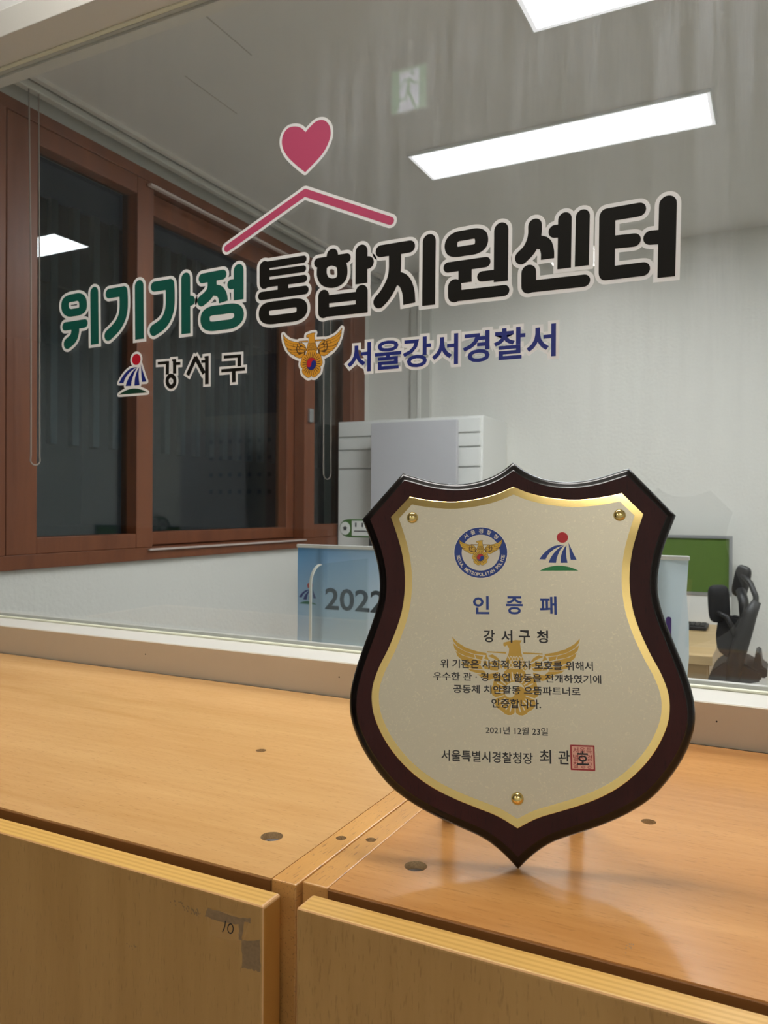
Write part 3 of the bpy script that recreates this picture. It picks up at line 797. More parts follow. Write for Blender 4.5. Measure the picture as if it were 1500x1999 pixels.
for r in range(4):
    for c in range(14): bm_box(b, -0.292 + c * 0.0215, -0.274 + c * 0.0215, 3.232 + r * 0.031, 3.258 + r * 0.031, 0.858, 0.862)
from_bm("keys", b, M_black, kb)["kind"] = "stuff"

# black twin-back office chair before the desk
ch = thing("office_chair", (0.19, 2.40, FZ), "black office chair with two separate back pads and mesh seat near the right edge", "chair")
def pad(name, c, sx, sy, sz, rz, ry, mat):
    """cushion: a super-ellipsoid"""
    bm = bmesh.new(); nu, nv = 28, 14; pw = lambda t, k: math.copysign(abs(t) ** k, t); rows = []
    for j in range(1, nv):
        p = -math.pi / 2 + math.pi * j / nv
        rows.append([bm.verts.new((sx / 2 * pw(math.cos(p), 0.6) * pw(math.cos(2 * math.pi * i / nu), 0.5), sy / 2 * pw(math.sin(p), 0.8),
                                   sz / 2 * pw(math.cos(p), 0.6) * pw(math.sin(2 * math.pi * i / nu), 0.5))) for i in range(nu)])
    for A, B in zip(rows[:-1], rows[1:]):
        for i in range(nu): bm.faces.new((A[i], A[(i + 1) % nu], B[(i + 1) % nu], B[i]))
    bm.faces.new(rows[0][::-1]); bm.faces.new(rows[-1])
    bmesh.ops.rotate(bm, verts=bm.verts, cent=(0, 0, 0), matrix=Matrix.Rotation(rz, 3, 'Z') @ Matrix.Rotation(ry, 3, 'Y'))
    bmesh.ops.translate(bm, verts=bm.verts, vec=c)
    return from_bm(name, bm, mat, ch, smooth=True)
pad("back_pad", (0.121, 2.36, 1.058), 0.068, 0.032, 0.125, math.radians(8), math.radians(-3), M_mesh)
pad("back_pad", (0.186, 2.42, 1.130), 0.056, 0.032, 0.110, math.radians(-38), math.radians(14), M_black)
tube("pad_arm", [(0.118, 2.345, 1.03), (0.145, 2.33, 1.02), (0.165, 2.33, 0.985), (0.175, 2.335, 0.955)], 0.008, M_black, ch)
tube("pad_arm", [(0.190, 2.405, 1.15), (0.215, 2.37, 1.13), (0.232, 2.34, 1.09), (0.232, 2.335, 1.06), (0.205, 2.335, 1.03)], 0.009, M_black, ch)
tube("pad_arm", [(0.185, 2.40, 1.10), (0.195, 2.36, 1.07), (0.200, 2.335, 1.02)], 0.016, M_black, ch)
tube("spine", [(0.235, 2.34, 1.075), (0.215, 2.335, 1.03), (0.200, 2.335, 0.98), (0.185, 2.34, 0.92), (0.172, 2.345, 0.87), (0.165, 2.36, 0.80)], [0.014, 0.022, 0.026, 0.026, 0.026, 0.022], M_black, ch)
def prism(name, pts, y0, y1, mat, bevel=0.006):
    bm = bmesh.new(); A = [bm.verts.new((p[0], y0, p[1])) for p in pts]; B = [bm.verts.new((p[0], y1, p[1])) for p in pts]
    bm.faces.new(A); bm.faces.new(B[::-1]); n = len(pts)
    for i in range(n): bm.faces.new((A[i], B[i], B[(i + 1) % n], A[(i + 1) % n]))
    bmesh.ops.recalc_face_normals(bm, faces=bm.faces[:])
    bmesh.ops.bevel(bm, geom=bm.edges[:], offset=bevel, segments=2, affect='EDGES')
    return from_bm(name, bm, mat, ch)
prism("lumbar_pad", [(0.118, 1.000), (0.160, 1.022), (0.205, 1.015), (0.198, 0.96), (0.183, 0.895), (0.150, 0.880), (0.118, 0.905), (0.112, 0.95)], 2.350, 2.395, M_mesh)
prism("seat", [(0.085, 0.795), (0.100, 0.835), (0.140, 0.870), (0.200, 0.868), (0.245, 0.845), (0.250, 0.815), (0.200, 0.800)], 2.345, 2.57, M_mesh)
prism("seat_pan", [(0.09, 0.780), (0.10, 0.797), (0.20, 0.802), (0.22, 0.785)], 2.36, 2.56, M_black, 0.003)
prism("armrest", [(0.222, 0.845), (0.232, 0.905), (0.246, 0.905), (0.252, 0.86), (0.268, 0.855), (0.266, 0.825), (0.236, 0.825)], 2.36, 2.50, M_black, 0.004)
tube("gas_column", [(0.165, 2.44, 0.78), (0.165, 2.44, FZ + 0.10)], 0.018, M_black, ch)
for k in range(5):
    a = k * 2 * math.pi / 5 + 0.3
    ex_, ey_ = 0.165 + 0.20 * math.cos(a), 2.44 + 0.20 * math.sin(a)
    tube("base_arm", [(0.165, 2.44, FZ + 0.11), (ex_, ey_, FZ + 0.06)], [0.016, 0.011], M_black, ch)
    tube("castor", [(ex_ - 0.012 * math.sin(a), ey_ + 0.012 * math.cos(a), FZ + 0.026), (ex_ + 0.012 * math.sin(a), ey_ - 0.012 * math.cos(a), FZ + 0.026)], 0.026, M_black, ch, n=14)

# ------------------------------------------------------------------ beech laminate cabinets
TZ = 1.10
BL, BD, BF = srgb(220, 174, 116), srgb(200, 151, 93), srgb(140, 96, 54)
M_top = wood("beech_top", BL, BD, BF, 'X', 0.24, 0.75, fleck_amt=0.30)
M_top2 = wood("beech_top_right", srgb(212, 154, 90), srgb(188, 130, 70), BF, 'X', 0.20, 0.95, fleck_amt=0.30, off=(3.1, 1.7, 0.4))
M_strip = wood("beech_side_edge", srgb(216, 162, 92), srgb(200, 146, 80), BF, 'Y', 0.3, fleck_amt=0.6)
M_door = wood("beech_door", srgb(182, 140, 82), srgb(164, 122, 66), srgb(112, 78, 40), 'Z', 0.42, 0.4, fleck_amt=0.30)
M_reed = reeded("reeded_edge_band", srgb(222, 178, 98), srgb(208, 160, 80))
M_edge = plain("edge_band_side", srgb(196, 138, 66), 0.45)
M_gap_shade = plain("brown_edge_band", srgb(128, 84, 42), 0.4)
M_chip = plain("particle_board", srgb(196, 166, 124), 0.9, var=0.4, vscale=900, bump=0.5, bscale=900)
M_cam = plain("zinc_cam", srgb(150, 150, 152), 0.4, 0.8)
M_tape = plain("tape_residue", srgb(134, 106, 72), 0.7, var=0.3, vscale=400)
M_pen = plain("black_pen", srgb(24, 20, 18), 0.6)
M_clear = plain("clear_tape", srgb(176, 134, 78), 0.25)

def cabinet(x0, x1, yf, label, mtop, dx0, dx1, dy, dz, big, small_strip, side):
    c = thing("cabinet", ((x0 + x1) / 2, 0.25, FZ), label, "cabinet", "beech cabinets under the window")
    st = 0.0216; bk = 0.4965
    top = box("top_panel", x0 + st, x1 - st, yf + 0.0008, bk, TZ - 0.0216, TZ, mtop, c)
    L_ = box("side_panel", x0, x0 + st - 0.0003, yf, bk, FZ, TZ + 0.0002, M_strip, c, 0.0011, 2)
    R_ = box("side_panel", x1 - st + 0.0003, x1, yf, bk, FZ, TZ + 0.0002, M_strip, c, 0.0011, 2)
    box("back_panel", x0 + st, x1 - st, bk - 0.012, bk - 0.003, FZ, TZ - 0.0216, M_strip, c)
    box("bottom_panel", x0 + st, x1 - st, yf, bk - 0.012, FZ + 0.06, FZ + 0.08, M_strip, c)
    box("shelf", x0 + st, x1 - st, yf + 0.02, bk - 0.012, 0.60, 0.62, M_strip, c)
    box("edge_band", x0 + st, x1 - st, yf - 0.0006, yf + 0.0008, TZ - 0.0216, TZ - 0.0010, M_gap_shade, c, 0.0003, 1)  # dark strip on the case front; the door gap's shade put into its colour
    # drilled holes
    org = origin_of(c)
    def drill(o, holes):
        cs = []
        for (x, y, r, dep) in holes:
            q = cyl_obj(x - org.x, y - org.y, TZ - dep - org.z, TZ + 0.01 - org.z, r, M_chip); cs.append(q)
        o.parent = None; o.matrix_world = Matrix.Identity(4)
        cut(o, cs); o.parent = c
        if o.data.materials.find(M_chip.name) < 0: o.data.materials.append(M_chip)
    drill(top, big)
    drill(R_ if side == 'R' else L_, small_strip)
    for (x, y, r, dep) in big:
        if r > 0.007:
            b = bmesh.new(); bm_tube(b, [(x, y, TZ - dep), (x, y, TZ - dep + 0.0015)], r * 0.78, 20)
            bm_box(b, x - r * 0.5, x + r * 0.5, y - 0.0008, y + 0.0008, TZ - dep + 0.0015, TZ - dep + 0.0018, mi=1)
            from_bm("cam_lock", b, [M_cam, M_dark], c)
    # door: face with two kinds of edge
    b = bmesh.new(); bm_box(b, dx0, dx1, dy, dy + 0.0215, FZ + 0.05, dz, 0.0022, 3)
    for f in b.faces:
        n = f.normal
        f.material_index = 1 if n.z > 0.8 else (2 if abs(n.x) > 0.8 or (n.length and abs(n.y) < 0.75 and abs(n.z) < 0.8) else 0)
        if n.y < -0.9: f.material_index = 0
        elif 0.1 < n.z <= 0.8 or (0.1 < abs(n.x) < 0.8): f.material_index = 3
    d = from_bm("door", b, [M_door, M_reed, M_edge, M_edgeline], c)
    return c, d
M_edgeline = plain("worn_edge", srgb(214, 166, 112), 0.4)  # paler edges: wear plus caught light, both put into the colour
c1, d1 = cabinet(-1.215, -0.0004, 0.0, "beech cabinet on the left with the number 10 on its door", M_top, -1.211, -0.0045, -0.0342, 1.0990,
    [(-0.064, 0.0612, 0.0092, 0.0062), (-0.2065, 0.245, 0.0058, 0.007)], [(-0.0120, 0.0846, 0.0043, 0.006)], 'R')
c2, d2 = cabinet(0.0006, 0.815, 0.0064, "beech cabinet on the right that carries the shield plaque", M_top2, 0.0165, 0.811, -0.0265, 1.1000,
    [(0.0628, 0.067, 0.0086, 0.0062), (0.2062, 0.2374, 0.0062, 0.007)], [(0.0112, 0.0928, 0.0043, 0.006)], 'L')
# tape scraps, pen number and scuffs on the left door (seen in the plane of the door face)
DY = -0.0342
ond = lambda d: (lambda u, v: (u - c1.location.x, DY - d - c1.location.y, v - c1.location.z))
def on_door(name, F, d, mat): F.build(name, (lambda u, v: (u - c1.location.x, DY - d - c1.location.y, v - c1.location.z)), mat, d1)
on_door("clear_tape", Flat().poly([(-0.0525, 1.0876), (-0.0150, 1.0895), (-0.0221, 1.0705), (-0.0487, 1.0682)]), 0.00008, M_clear)
def rough_edge(pts, amp):
    out = []
    for i, p in enumerate(pts):
        q = pts[(i + 1) % len(pts)]
        for k in range(6):
            t = k / 6; out.append((p[0] + (q[0] - p[0]) * t + random.uniform(-amp, amp), p[1] + (q[1] - p[1]) * t + random.uniform(-amp, amp)))
    return out
on_door("tape_scrap", Flat().poly(rough_edge([(-0.0545, 1.0810), (-0.0515, 1.0872), (-0.0225, 1.0872), (-0.0145, 1.0893), (-0.0150, 1.0856), (-0.0205, 1.0852), (-0.0220, 1.0715), (-0.0245, 1.0720), (-0.0248, 1.0822), (-0.0430, 1.0800)], 0.0005)), 0.00016, M_tape)
on_door("tape_scrap", Flat().poly(rough_edge([(-0.0222, 1.0716), (-0.0066, 1.0762), (-0.0064, 1.0545), (-0.0120, 1.0540), (-0.0220, 1.0530)], 0.0006)), 0.00016, M_tape)
F = Flat(); F.stroke([(-0.0362, 1.0816), (-0.0368, 1.0778), (-0.0386, 1.0738)], 0.0008, 's')
F.stroke([(-0.0318 + 0.0023 * math.cos(a) + 0.0004 * math.sin(a), 1.0776 + 0.0033 * math.sin(a)) for a in [k * math.pi / 8 + 1.7 for k in range(16)]], 0.0008, 'sc')
on_door("pen_number", F, 0.00024, M_pen)
F = Flat()
for (x, z, n, s_) in ((-0.066, 1.0818, 26, 0.0042), (-0.079, 1.0845, 9, 0.003), (-0.1236, 1.0419, 9, 0.0022), (-0.0622, 1.0808, 12, 0.002)):
    for k in range(n):
        u, v = x + random.gauss(0, s_), z + random.gauss(0, s_ * 0.35)
        F.disc((u, v), random.uniform(0.0002, 0.0007), random.uniform(0.0003, 0.001), 7)
on_door("scuff_marks", F, 0.0002, M_tape)

F = Flat()
for k in range(10): F.disc((0.225 + random.gauss(0, 0.0012), 0.028 + random.gauss(0, 0.004)), random.uniform(0.0002, 0.0005), random.uniform(0.0004, 0.0014), 7)
tp_ = [o for o in c2.children if o.name.startswith("top_panel")][0]
F.build("scuff_marks", (lambda u, v: (u - c2.location.x, v - c2.location.y, TZ + 0.00012 - c2.location.z)), M_tape, tp_)

# ------------------------------------------------------------------ lettering stuck to the front of the inner pane
M_vw = plain("white_vinyl", srgb(234, 235, 236), 0.45); M_vk = plain("black_vinyl", srgb(22, 20, 16), 0.6, spec=0.15)
M_vt = plain("teal_vinyl", srgb(0, 84, 72), 0.45); M_vp = plain("pink_vinyl", srgb(186, 66, 104), 0.5)
M_vb = plain("blue_vinyl", srgb(12, 32, 122), 0.45); M_vr = plain("red_vinyl", srgb(190, 14, 40), 0.45)
M_vg = plain("dark_green_vinyl", srgb(12, 58, 40), 0.45); M_vo = plain("gold_vinyl", srgb(216, 154, 38), 0.45); M_vl = plain("brown_line_vinyl", srgb(84, 52, 12), 0.5)
LET = {"위":[[20.0,"sc",[[-898.1,1744.9],[-895.6,1753.6],[-885.7,1756.9],[-875.0,1757.1],[-862.6,1757.1],[-853.8,1752.0],[-850.8,1742.2],[-852.8,1733.0],[-862.5,1730.0],[-874.9,1729.8],[-885.6,1730.1],[-895.0,1735.6]]],[15.8,"",[[-897.1,1705.8],[-846.6,1706.5]]],[20.7,"s",[[-871.2,1702.0],[-871.1,1693.1],[-876.1,1682.1],[-890.7,1673.2]]],[20.3,"e",[[-822.6,1761.0],[-820.7,1665.6]]]],"기":[[17.7,"",[[-785.4,1754.4],[-752.7,1754.6]]],[20.1,"s",[[-750.8,1753.8],[-750.0,1741.5],[-750.0,1724.4],[-753.2,1710.1],[-761.4,1697.4],[-773.0,1687.5],[-786.7,1678.9]]],[20.6,"e",[[-713.2,1759.6],[-711.8,1665.3]]]],"가":[[17.7,"",[[-677.4,1754.1],[-643.7,1754.0]]],[20.3,"s",[[-642.7,1753.2],[-641.8,1740.4],[-641.8,1719.2],[-644.8,1705.3],[-651.8,1693.1],[-662.6,1684.6],[-678.2,1677.8]]],[19.8,"e",[[-607.4,1759.7],[-606.5,1664.9]]],[17.4,"",[[-604.9,1720.3],[-595.6,1720.2]]]],"정":[[16.5,"",[[-571.1,1755.1],[-528.6,1756.1]]],[19.1,"s",[[-550.7,1750.3],[-550.7,1738.9],[-554.2,1730.1],[-562.1,1723.0],[-572.3,1717.3]]],[18.8,"se",[[-546.3,1732.6],[-534.8,1729.0],[-528.4,1720.3],[-526.6,1710.4]]],[20.2,"e",[[-495.6,1759.2],[-495.3,1710.4]]],[16.4,"",[[-498.2,1737.6],[-510.5,1737.7]]],[15.7,"sc",[[-565.1,1684.8],[-562.0,1694.3],[-550.4,1698.1],[-530.4,1698.0],[-510.6,1698.1],[-498.7,1694.9],[-494.4,1686.1],[-497.9,1677.4],[-509.7,1672.5],[-530.2,1672.2],[-550.3,1672.2],[-561.1,1675.8]]]],"통":[[19.8,"",[[-443.8,1757.6],[-443.6,1732.0]]],[11.6,"",[[-445.5,1760.0],[-369.4,1760.0]]],[10.7,"",[[-440.3,1745.9],[-369.7,1745.0]]],[12.0,"",[[-445.3,1730.0],[-368.4,1729.4]]],[20.6,"fe",[[-407.9,1728.7],[-407.8,1709.1]]],[13.7,"",[[-449.5,1711.2],[-366.2,1711.3]]],[14.2,"sc",[[-444.6,1682.0],[-441.3,1691.0],[-429.4,1693.0],[-407.0,1692.9],[-385.0,1693.1],[-374.7,1690.2],[-371.7,1682.4],[-374.6,1674.6],[-384.8,1671.0],[-406.9,1670.9],[-429.2,1670.8],[-440.6,1673.8]]]],"합":[[20.3,"e",[[-316.8,1759.1],[-316.7,1750.2]]],[14.7,"",[[-342.5,1750.9],[-291.5,1751.1]]],[18.2,"sc",[[-335.8,1735.5],[-333.1,1745.5],[-318.0,1750.3],[-302.6,1744.2],[-298.8,1732.8],[-300.4,1722.1],[-307.5,1716.9],[-317.8,1716.1],[-329.0,1720.2],[-334.3,1727.7]]],[20.7,"e",[[-265.5,1757.7],[-265.5,1709.0]]],[19.0,"",[[-264.2,1739.7],[-253.8,1739.3]]],[20.1,"",[[-332.0,1697.6],[-331.9,1673.5]]],[20.7,"e",[[-264.9,1696.8],[-264.7,1665.3]]],[12.8,"",[[-332.0,1691.9],[-264.9,1691.1]]],[14.5,"e",[[-333.3,1672.2],[-254.6,1671.4]]]],"지":[[18.0,"",[[-232.6,1753.4],[-185.3,1753.5]]],[20.4,"s",[[-209.2,1751.4],[-209.0,1725.1],[-211.8,1709.7],[-218.8,1696.0],[-226.1,1686.3],[-234.7,1678.3]]],[19.9,"se",[[-205.7,1710.2],[-194.0,1703.5],[-187.0,1688.3],[-185.1,1669.6]]],[20.8,"e",[[-153.8,1756.7],[-154.1,1663.9]]]],"원":[[14.4,"sc",[[-119.9,1745.1],[-117.5,1753.0],[-110.0,1756.8],[-96.5,1757.2],[-83.2,1757.4],[-75.8,1754.1],[-73.5,1746.5],[-75.5,1739.2],[-82.5,1735.4],[-96.4,1735.2],[-109.9,1735.2],[-117.2,1737.6]]],[14.8,"",[[-123.9,1714.8],[-67.5,1714.9]]],[20.2,"fe",[[-98.1,1713.4],[-97.9,1689.9]]],[14.6,"f",[[-54.5,1695.3],[-72.6,1695.5]]],[20.8,"e",[[-44.8,1756.5],[-45.0,1685.1]]],[20.9,"",[[-113.7,1686.4],[-113.6,1674.0]]],[15.6,"",[[-115.2,1672.6],[-40.2,1671.9]]]],"센":[[19.1,"s",[[3.1,1755.1],[3.0,1745.0],[0.7,1734.2],[-5.4,1723.0],[-15.4,1714.2]]],[18.3,"se",[[5.0,1732.7],[16.4,1728.3],[20.4,1717.5],[20.7,1707.2]]],[17.5,"",[[39.5,1742.3],[30.5,1743.1]]],[18.4,"e",[[44.0,1757.4],[43.4,1691.5]]],[18.7,"e",[[67.8,1757.2],[67.0,1691.6]]],[20.9,"",[[-5.2,1692.4],[-5.1,1674.1]]],[16.3,"",[[-6.0,1672.8],[70.1,1671.9]]]],"터":[[20.8,"",[[99.7,1752.1],[99.4,1679.2]]],[17.7,"",[[98.8,1753.8],[139.6,1754.4]]],[17.2,"",[[100.0,1717.4],[133.7,1716.2]]],[17.6,"",[[98.4,1677.5],[145.1,1677.4]]],[18.3,"",[[172.9,1715.0],[154.2,1716.2]]],[21.5,"e",[[174.8,1755.7],[173.5,1663.6]]]],"강":[[5.0,"fe",[[-669.5,1619.3],[-643.9,1618.9]]],[7.4,"fe",[[-647.2,1620.2],[-647.5,1598.2]]],[7.5,"fe",[[-631.5,1623.2],[-630.9,1598.8]]],[3.4,"fe",[[-637.2,1622.1],[-628.4,1621.9]]],[5.1,"fe",[[-628.3,1615.4],[-618.2,1615.4]]],[7.4,"sc",[[-630.4,1585.6],[-631.0,1582.0],[-632.9,1579.1],[-635.6,1577.3],[-639.0,1576.7],[-642.3,1577.7],[-645.1,1579.9],[-647.0,1583.1],[-647.7,1586.7],[-647.1,1590.3],[-645.2,1593.2],[-642.4,1595.1],[-639.1,1595.6],[-635.7,1594.6],[-632.9,1592.4],[-631.0,1589.2]]]],"서":[[7.8,"fe",[[-584.3,1623.7],[-602.4,1594.0]]],[7.6,"fe",[[-585.6,1623.8],[-566.6,1594.2]]],[8.0,"fe",[[-560.9,1623.3],[-560.6,1575.8]]],[4.7,"fe",[[-563.6,1614.5],[-572.9,1614.7]]],[3.0,"fe",[[-566.2,1621.5],[-559.4,1621.5]]]],"구":[[5.2,"fe",[[-525.3,1618.6],[-489.3,1617.8]]],[7.7,"fe",[[-493.3,1620.4],[-493.2,1600.9]]],[5.4,"fe",[[-530.3,1596.1],[-481.8,1595.8]]],[7.7,"fe",[[-504.7,1596.0],[-504.2,1575.4]]]],"heart":[[-366.8,1959.1],[-359.2,1965.2],[-347.3,1971.8],[-335.5,1971.3],[-326.1,1964.3],[-321.3,1953.2],[-322.4,1939.5],[-331.7,1923.3],[-344.5,1911.7],[-367.1,1896.1],[-380.5,1907.4],[-397.7,1924.0],[-407.7,1938.3],[-411.5,1951.5],[-409.1,1963.4],[-400.5,1971.9],[-388.2,1972.4],[-376.0,1967.8]],"roof":[12.0,[[-519.7,1798.3],[-367.4,1864.2],[-216.9,1796.1]]]}
def on_glass(t):
    """sticker layer n lies 0.15 mm in front of layer n - 1; drawing units are millimetres of the pane"""
    o = t.location.copy()
    return lambda n: (lambda u, v: (u / 1000 - o.x, GY - 0.0003 - 0.00012 * n - o.y, v / 1000 - o.z))
ASP = {'위': 0.72, '정': 0.80, '통': 0.70, '합': 0.80, '원': 0.74}
RING_W = {'위': 20.0, '정': 20.0, '통': 20.4, '합': 18.2, '원': 19.6}
def letters(word, label, mat, o):
    t = thing("lettering_sticker", (LET[word[0]][0][2][0][0] / 1000, GY, LET[word[0]][0][2][0][1] / 1000), label, "sticker", "stickers on the window pane")
    fn = on_glass(t)
    for ch_ in word:
        W, K = Flat(), Flat()
        for w, fl, pts in LET[ch_]:
            asp = 1.0
            if 'c' in fl and ch_ in ASP: w = RING_W[ch_]; asp = ASP[ch_]
            W.stroke(pts, w, fl, o, asp); K.stroke(pts, w, fl, 0, asp)
        g = K.build("letter", fn(1), mat, t)
        W.build("white_border", fn(0), M_vw, g)
    return t
letters("위기가정", "teal word of four rounded letters with white border on the glass", M_vt, 5.4)
letters("통합지원센터", "big black word of six rounded letters with white border on the glass", M_vk, 5.3)
letters("강서구", "small black word of three thin letters below the teal word", M_vk, 4.2)
t = thing("heart_sticker", (-0.45, GY, 1.90), "pink heart sticker with white border on the upper glass", "sticker", "stickers on the window pane")
hp = LET["heart"]; hs = hp[:1] + catmull(hp[1:9], 5)[0:0] or []
H1 = catmull(hp[0:10], 6); H2 = catmull(hp[9:] + hp[:1], 6); heart = H1[:-1] + H2[:-1]
Flat().outline(heart, 4.6).build("white_border", on_glass(t)(0), M_vw, t)
Flat().poly(heart).build("heart", on_glass(t)(1), M_vp, t)
t = thing("roof_sticker", (-0.45, GY, 1.80), "pink roof-shaped line sticker with white border below the heart", "sticker", "stickers on the window pane")
rw, rp = LET["roof"]
Flat().stroke(rp, rw, '', 4.6).build("white_border", on_glass(t)(0), M_vw, t)
Flat().stroke(rp, rw, '').build("roof_line", on_glass(t)(1), M_vp, t)
t = thing("district_emblem_sticker", (-0.727, GY, 1.6047), "sticker emblem of a red sun over blue bands and green mound, left on the glass", "sticker", "stickers on the window pane")
build_district(t, (lambda n, o=t.location.copy(): (lambda u, v: (u / 1000, -0.0003 - 0.00012 * n, v / 1000))), 2.28, 4.2,
               {"white": M_vw, "blue": M_vb, "red": M_vr, "green": M_vg})
t = thing("eagle_emblem_sticker", (-0.3530, GY, 1.6085), "gold eagle and flower emblem sticker with white border beside the blue word", "sticker", "stickers on the window pane")
build_eagle(t, (lambda n: (lambda u, v: (u / 1000, -0.0003 - 0.00004 * n, v * 1.10 / 1000))), 1.08, 4.4,
            {"white": M_vw, "gold": M_vo, "line": M_vl, "hub_lo": M_vb, "hub_up": M_vr})
t = thing("lettering_sticker", (-0.13, GY, 1.58), "dark blue word of seven letters with white border right of the eagle", "sticker", "stickers on the window pane")
text_flat("서울강서경찰서", -289.0, 33.0, 1575.3, 1619.5, offset=0.022, grow=0.09).build("white_border", on_glass(t)(0), M_vw, t)
text_flat("서울강서경찰서", -289.0, 33.0, 1575.3, 1619.5, offset=0.022).build("letters", on_glass(t)(1), M_vb, t)

# the same district emblem printed on the banner
build_district(bn, (lambda n: (lambda u, v: ((u / 1000 - 0.748) - bn.location.x, BY - 0.0030 - 0.0002 * n - bn.location.y, 1.155 + v / 1000 - bn.location.z))), 1.75, 0,
               {"blue": plain("banner_blue", srgb(64, 74, 128), 0.6), "red": plain("banner_red", srgb(186, 96, 96), 0.6), "green": plain("banner_green", srgb(78, 128, 110), 0.6)})

# ------------------------------------------------------------------ shield plaque
S1 = [(0.0, 314.6), (9.5, 307.0), (20.4, 301.4), (32.1, 298.1), (44.1, 296.9), (56.3, 297.7), (68.3, 300.0), (79.9, 303.5), (92.0, 307.2)]
S3 = [(126.5, 267.4), (120.0, 252.1), (114.4, 236.7), (110.9, 220.9), (110.3, 204.6), (113.4, 188.7), (118.5, 173.0), (123.9, 157.5), (128.8, 141.9), (132.1, 125.9), (132.0, 109.7), (127.3, 94.1), (119.6, 79.8), (109.9, 66.8), (98.6, 54.9), (85.3, 45.4), (70.9, 37.7), (55.8, 31.3), (40.5, 25.7), (25.2, 19.6), (11.9, 10.7), (0.0, -0.4)]
G1 = [(0.0, 291.5), (11.5, 286.5), (23.5, 282.9), (35.9, 280.8), (48.3, 279.8), (60.8, 280.5), (73.3, 282.2), (85.0, 284.6)]
G3 = [(100.5, 267.6), (95.1, 252.4), (90.6, 236.9), (88.2, 220.9), (88.1, 204.7), (90.4, 188.8), (95.2, 173.3), (101.4, 158.4), (108.4, 143.9), (112.8, 128.4), (111.9, 112.4), (106.1, 97.4), (97.4, 83.9), (86.5, 72.0), (73.8, 61.9), (59.8, 54.0), (44.8, 47.8), (29.4, 42.6), (14.2, 37.4), (0.0, 29.8)]
def _dense(L, n=8): return [Vector((p[0], p[1])) for p in catmull(L, n)]
def _offset(L, d):
    """parallel curve on the right-hand side of the direction of travel, with straight run-outs at both ends"""
    out = []
    for i, p in enumerate(L):
        t = (L[min(i + 1, len(L) - 1)] - L[max(i - 1, 0)]).normalized(); out.append(p + Vector((t.y, -t.x)) * d)
    a = out[0] + (out[0] - out[1]).normalized() * 30; z = out[-1] + (out[-1] - out[-2]).normalized() * 30
    return [a] + out + [z]
def _meet(P, Q):
    """first crossing of two polylines: parameters (i + t) on both"""
    best = None
    for i in range(len(P) - 1):
        for j in range(len(Q) - 1):
            r, s = P[i + 1] - P[i], Q[j + 1] - Q[j]; c = r.x * s.y - r.y * s.x
            if abs(c) < 1e-12: continue
            w = Q[j] - P[i]; t = (w.x * s.y - w.y * s.x) / c; u = (w.x * r.y - w.y * r.x) / c
            if -1e-9 <= t <= 1 + 1e-9 and -1e-9 <= u <= 1 + 1e-9: return i + t, j + u
    return len(P) - 1.0, 0.0
def _part(L, a, b, n):
    pt = lambda s: L[min(int(s), len(L) - 2)].lerp(L[min(int(s), len(L) - 2) + 1], s - min(int(s), len(L) - 2))
    idx = [a] + [k for k in range(int(a) + 1, int(b) + 1) if a < k < b] + [b]; P = [pt(s) for s in idx]
    D = [0.0]
    for p, q in zip(P[:-1], P[1:]): D.append(D[-1] + (q - p).length)
    out = []; j = 0
    for k in range(n):
        s = D[-1] * k / (n - 1)
        while j < len(D) - 2 and D[j + 1] < s: j += 1
        t = (s - D[j]) / max(1e-9, D[j + 1] - D[j]); out.append(P[j].lerp(P[j + 1], min(1, max(0, t))))
    return out
def shield(a, c, d=0.0):
    """closed outline (counter-clockwise) of the shield moved inward by d; the point count never changes"""
    axis = [Vector((0, 400)), Vector((0, -100))]
    A, B, C_ = _offset(_dense(a), d), _offset([Vector(a[-1]), Vector(a[-1]).lerp(Vector(c[0]), 0.5), Vector(c[0])], d), _offset(_dense(c), d)
    a0 = _meet(A, axis)[0]; a1, b0 = _meet(A[1:], B); a1 += 1; b1, c0 = _meet(B[1:], C_[:40]); b1 += 1; c1 = _meet(C_[20:], axis)[0] + 20
    half = _part(A, a0, a1, 34)[:-1] + _part(B, b0, b1, 8)[:-1] + _part(C_, c0, c1, 84)
    half = [(p.x, p.y) for p in half]; half[0] = (0.0, half[0][1]); half[-1] = (0.0, half[-1][1])
    return (half + [(-x, y) for x, y in half[1:-1]][::-1])[::-1]
OUT = lambda d: shield(S1, S3, d)
GOLD = lambda d: shield(G1, G3, d)
def layers(name, rings, mats, mis, parent):
    """stack of closed outlines, first ring capped at the back, last at the front"""
    bm = bmesh.new(); R_ = [[bm.verts.new((p[0] / 1000, p[1] / 1000, z / 1000)) for p in poly] for poly, z in rings]
    n = len(R_[0])
    for k in range(len(R_) - 1):
        for i in range(n):
            f = bm.faces.new((R_[k][i], R_[k][(i + 1) % n], R_[k + 1][(i + 1) % n], R_[k + 1][i])); f.material_index = mis[k]; f.smooth = mis[k] == 1
    bm.faces.new(R_[0][::-1]).material_index = mis[0]; bm.faces.new(R_[-1]).material_index = mis[-1]
    return from_bm(name, bm, mats, parent, local=True)
M_mahog = wood("mahogany", srgb(62, 23, 19), srgb(41, 13, 11), srgb(20, 6, 6), 'Y', 0.5, 0.2, fleck_amt=0.5)
M_lacq = plain("black_lacquer", srgb(16, 11, 10), 0.22, spec=0.4)
M_gold = plain("gold_mirror", (0.83, 0.62, 0.24, 1), 0.10, 1.0)
M_rivet = plain("gold_rivet", (0.85, 0.66, 0.26, 1), 0.12, 1.0)
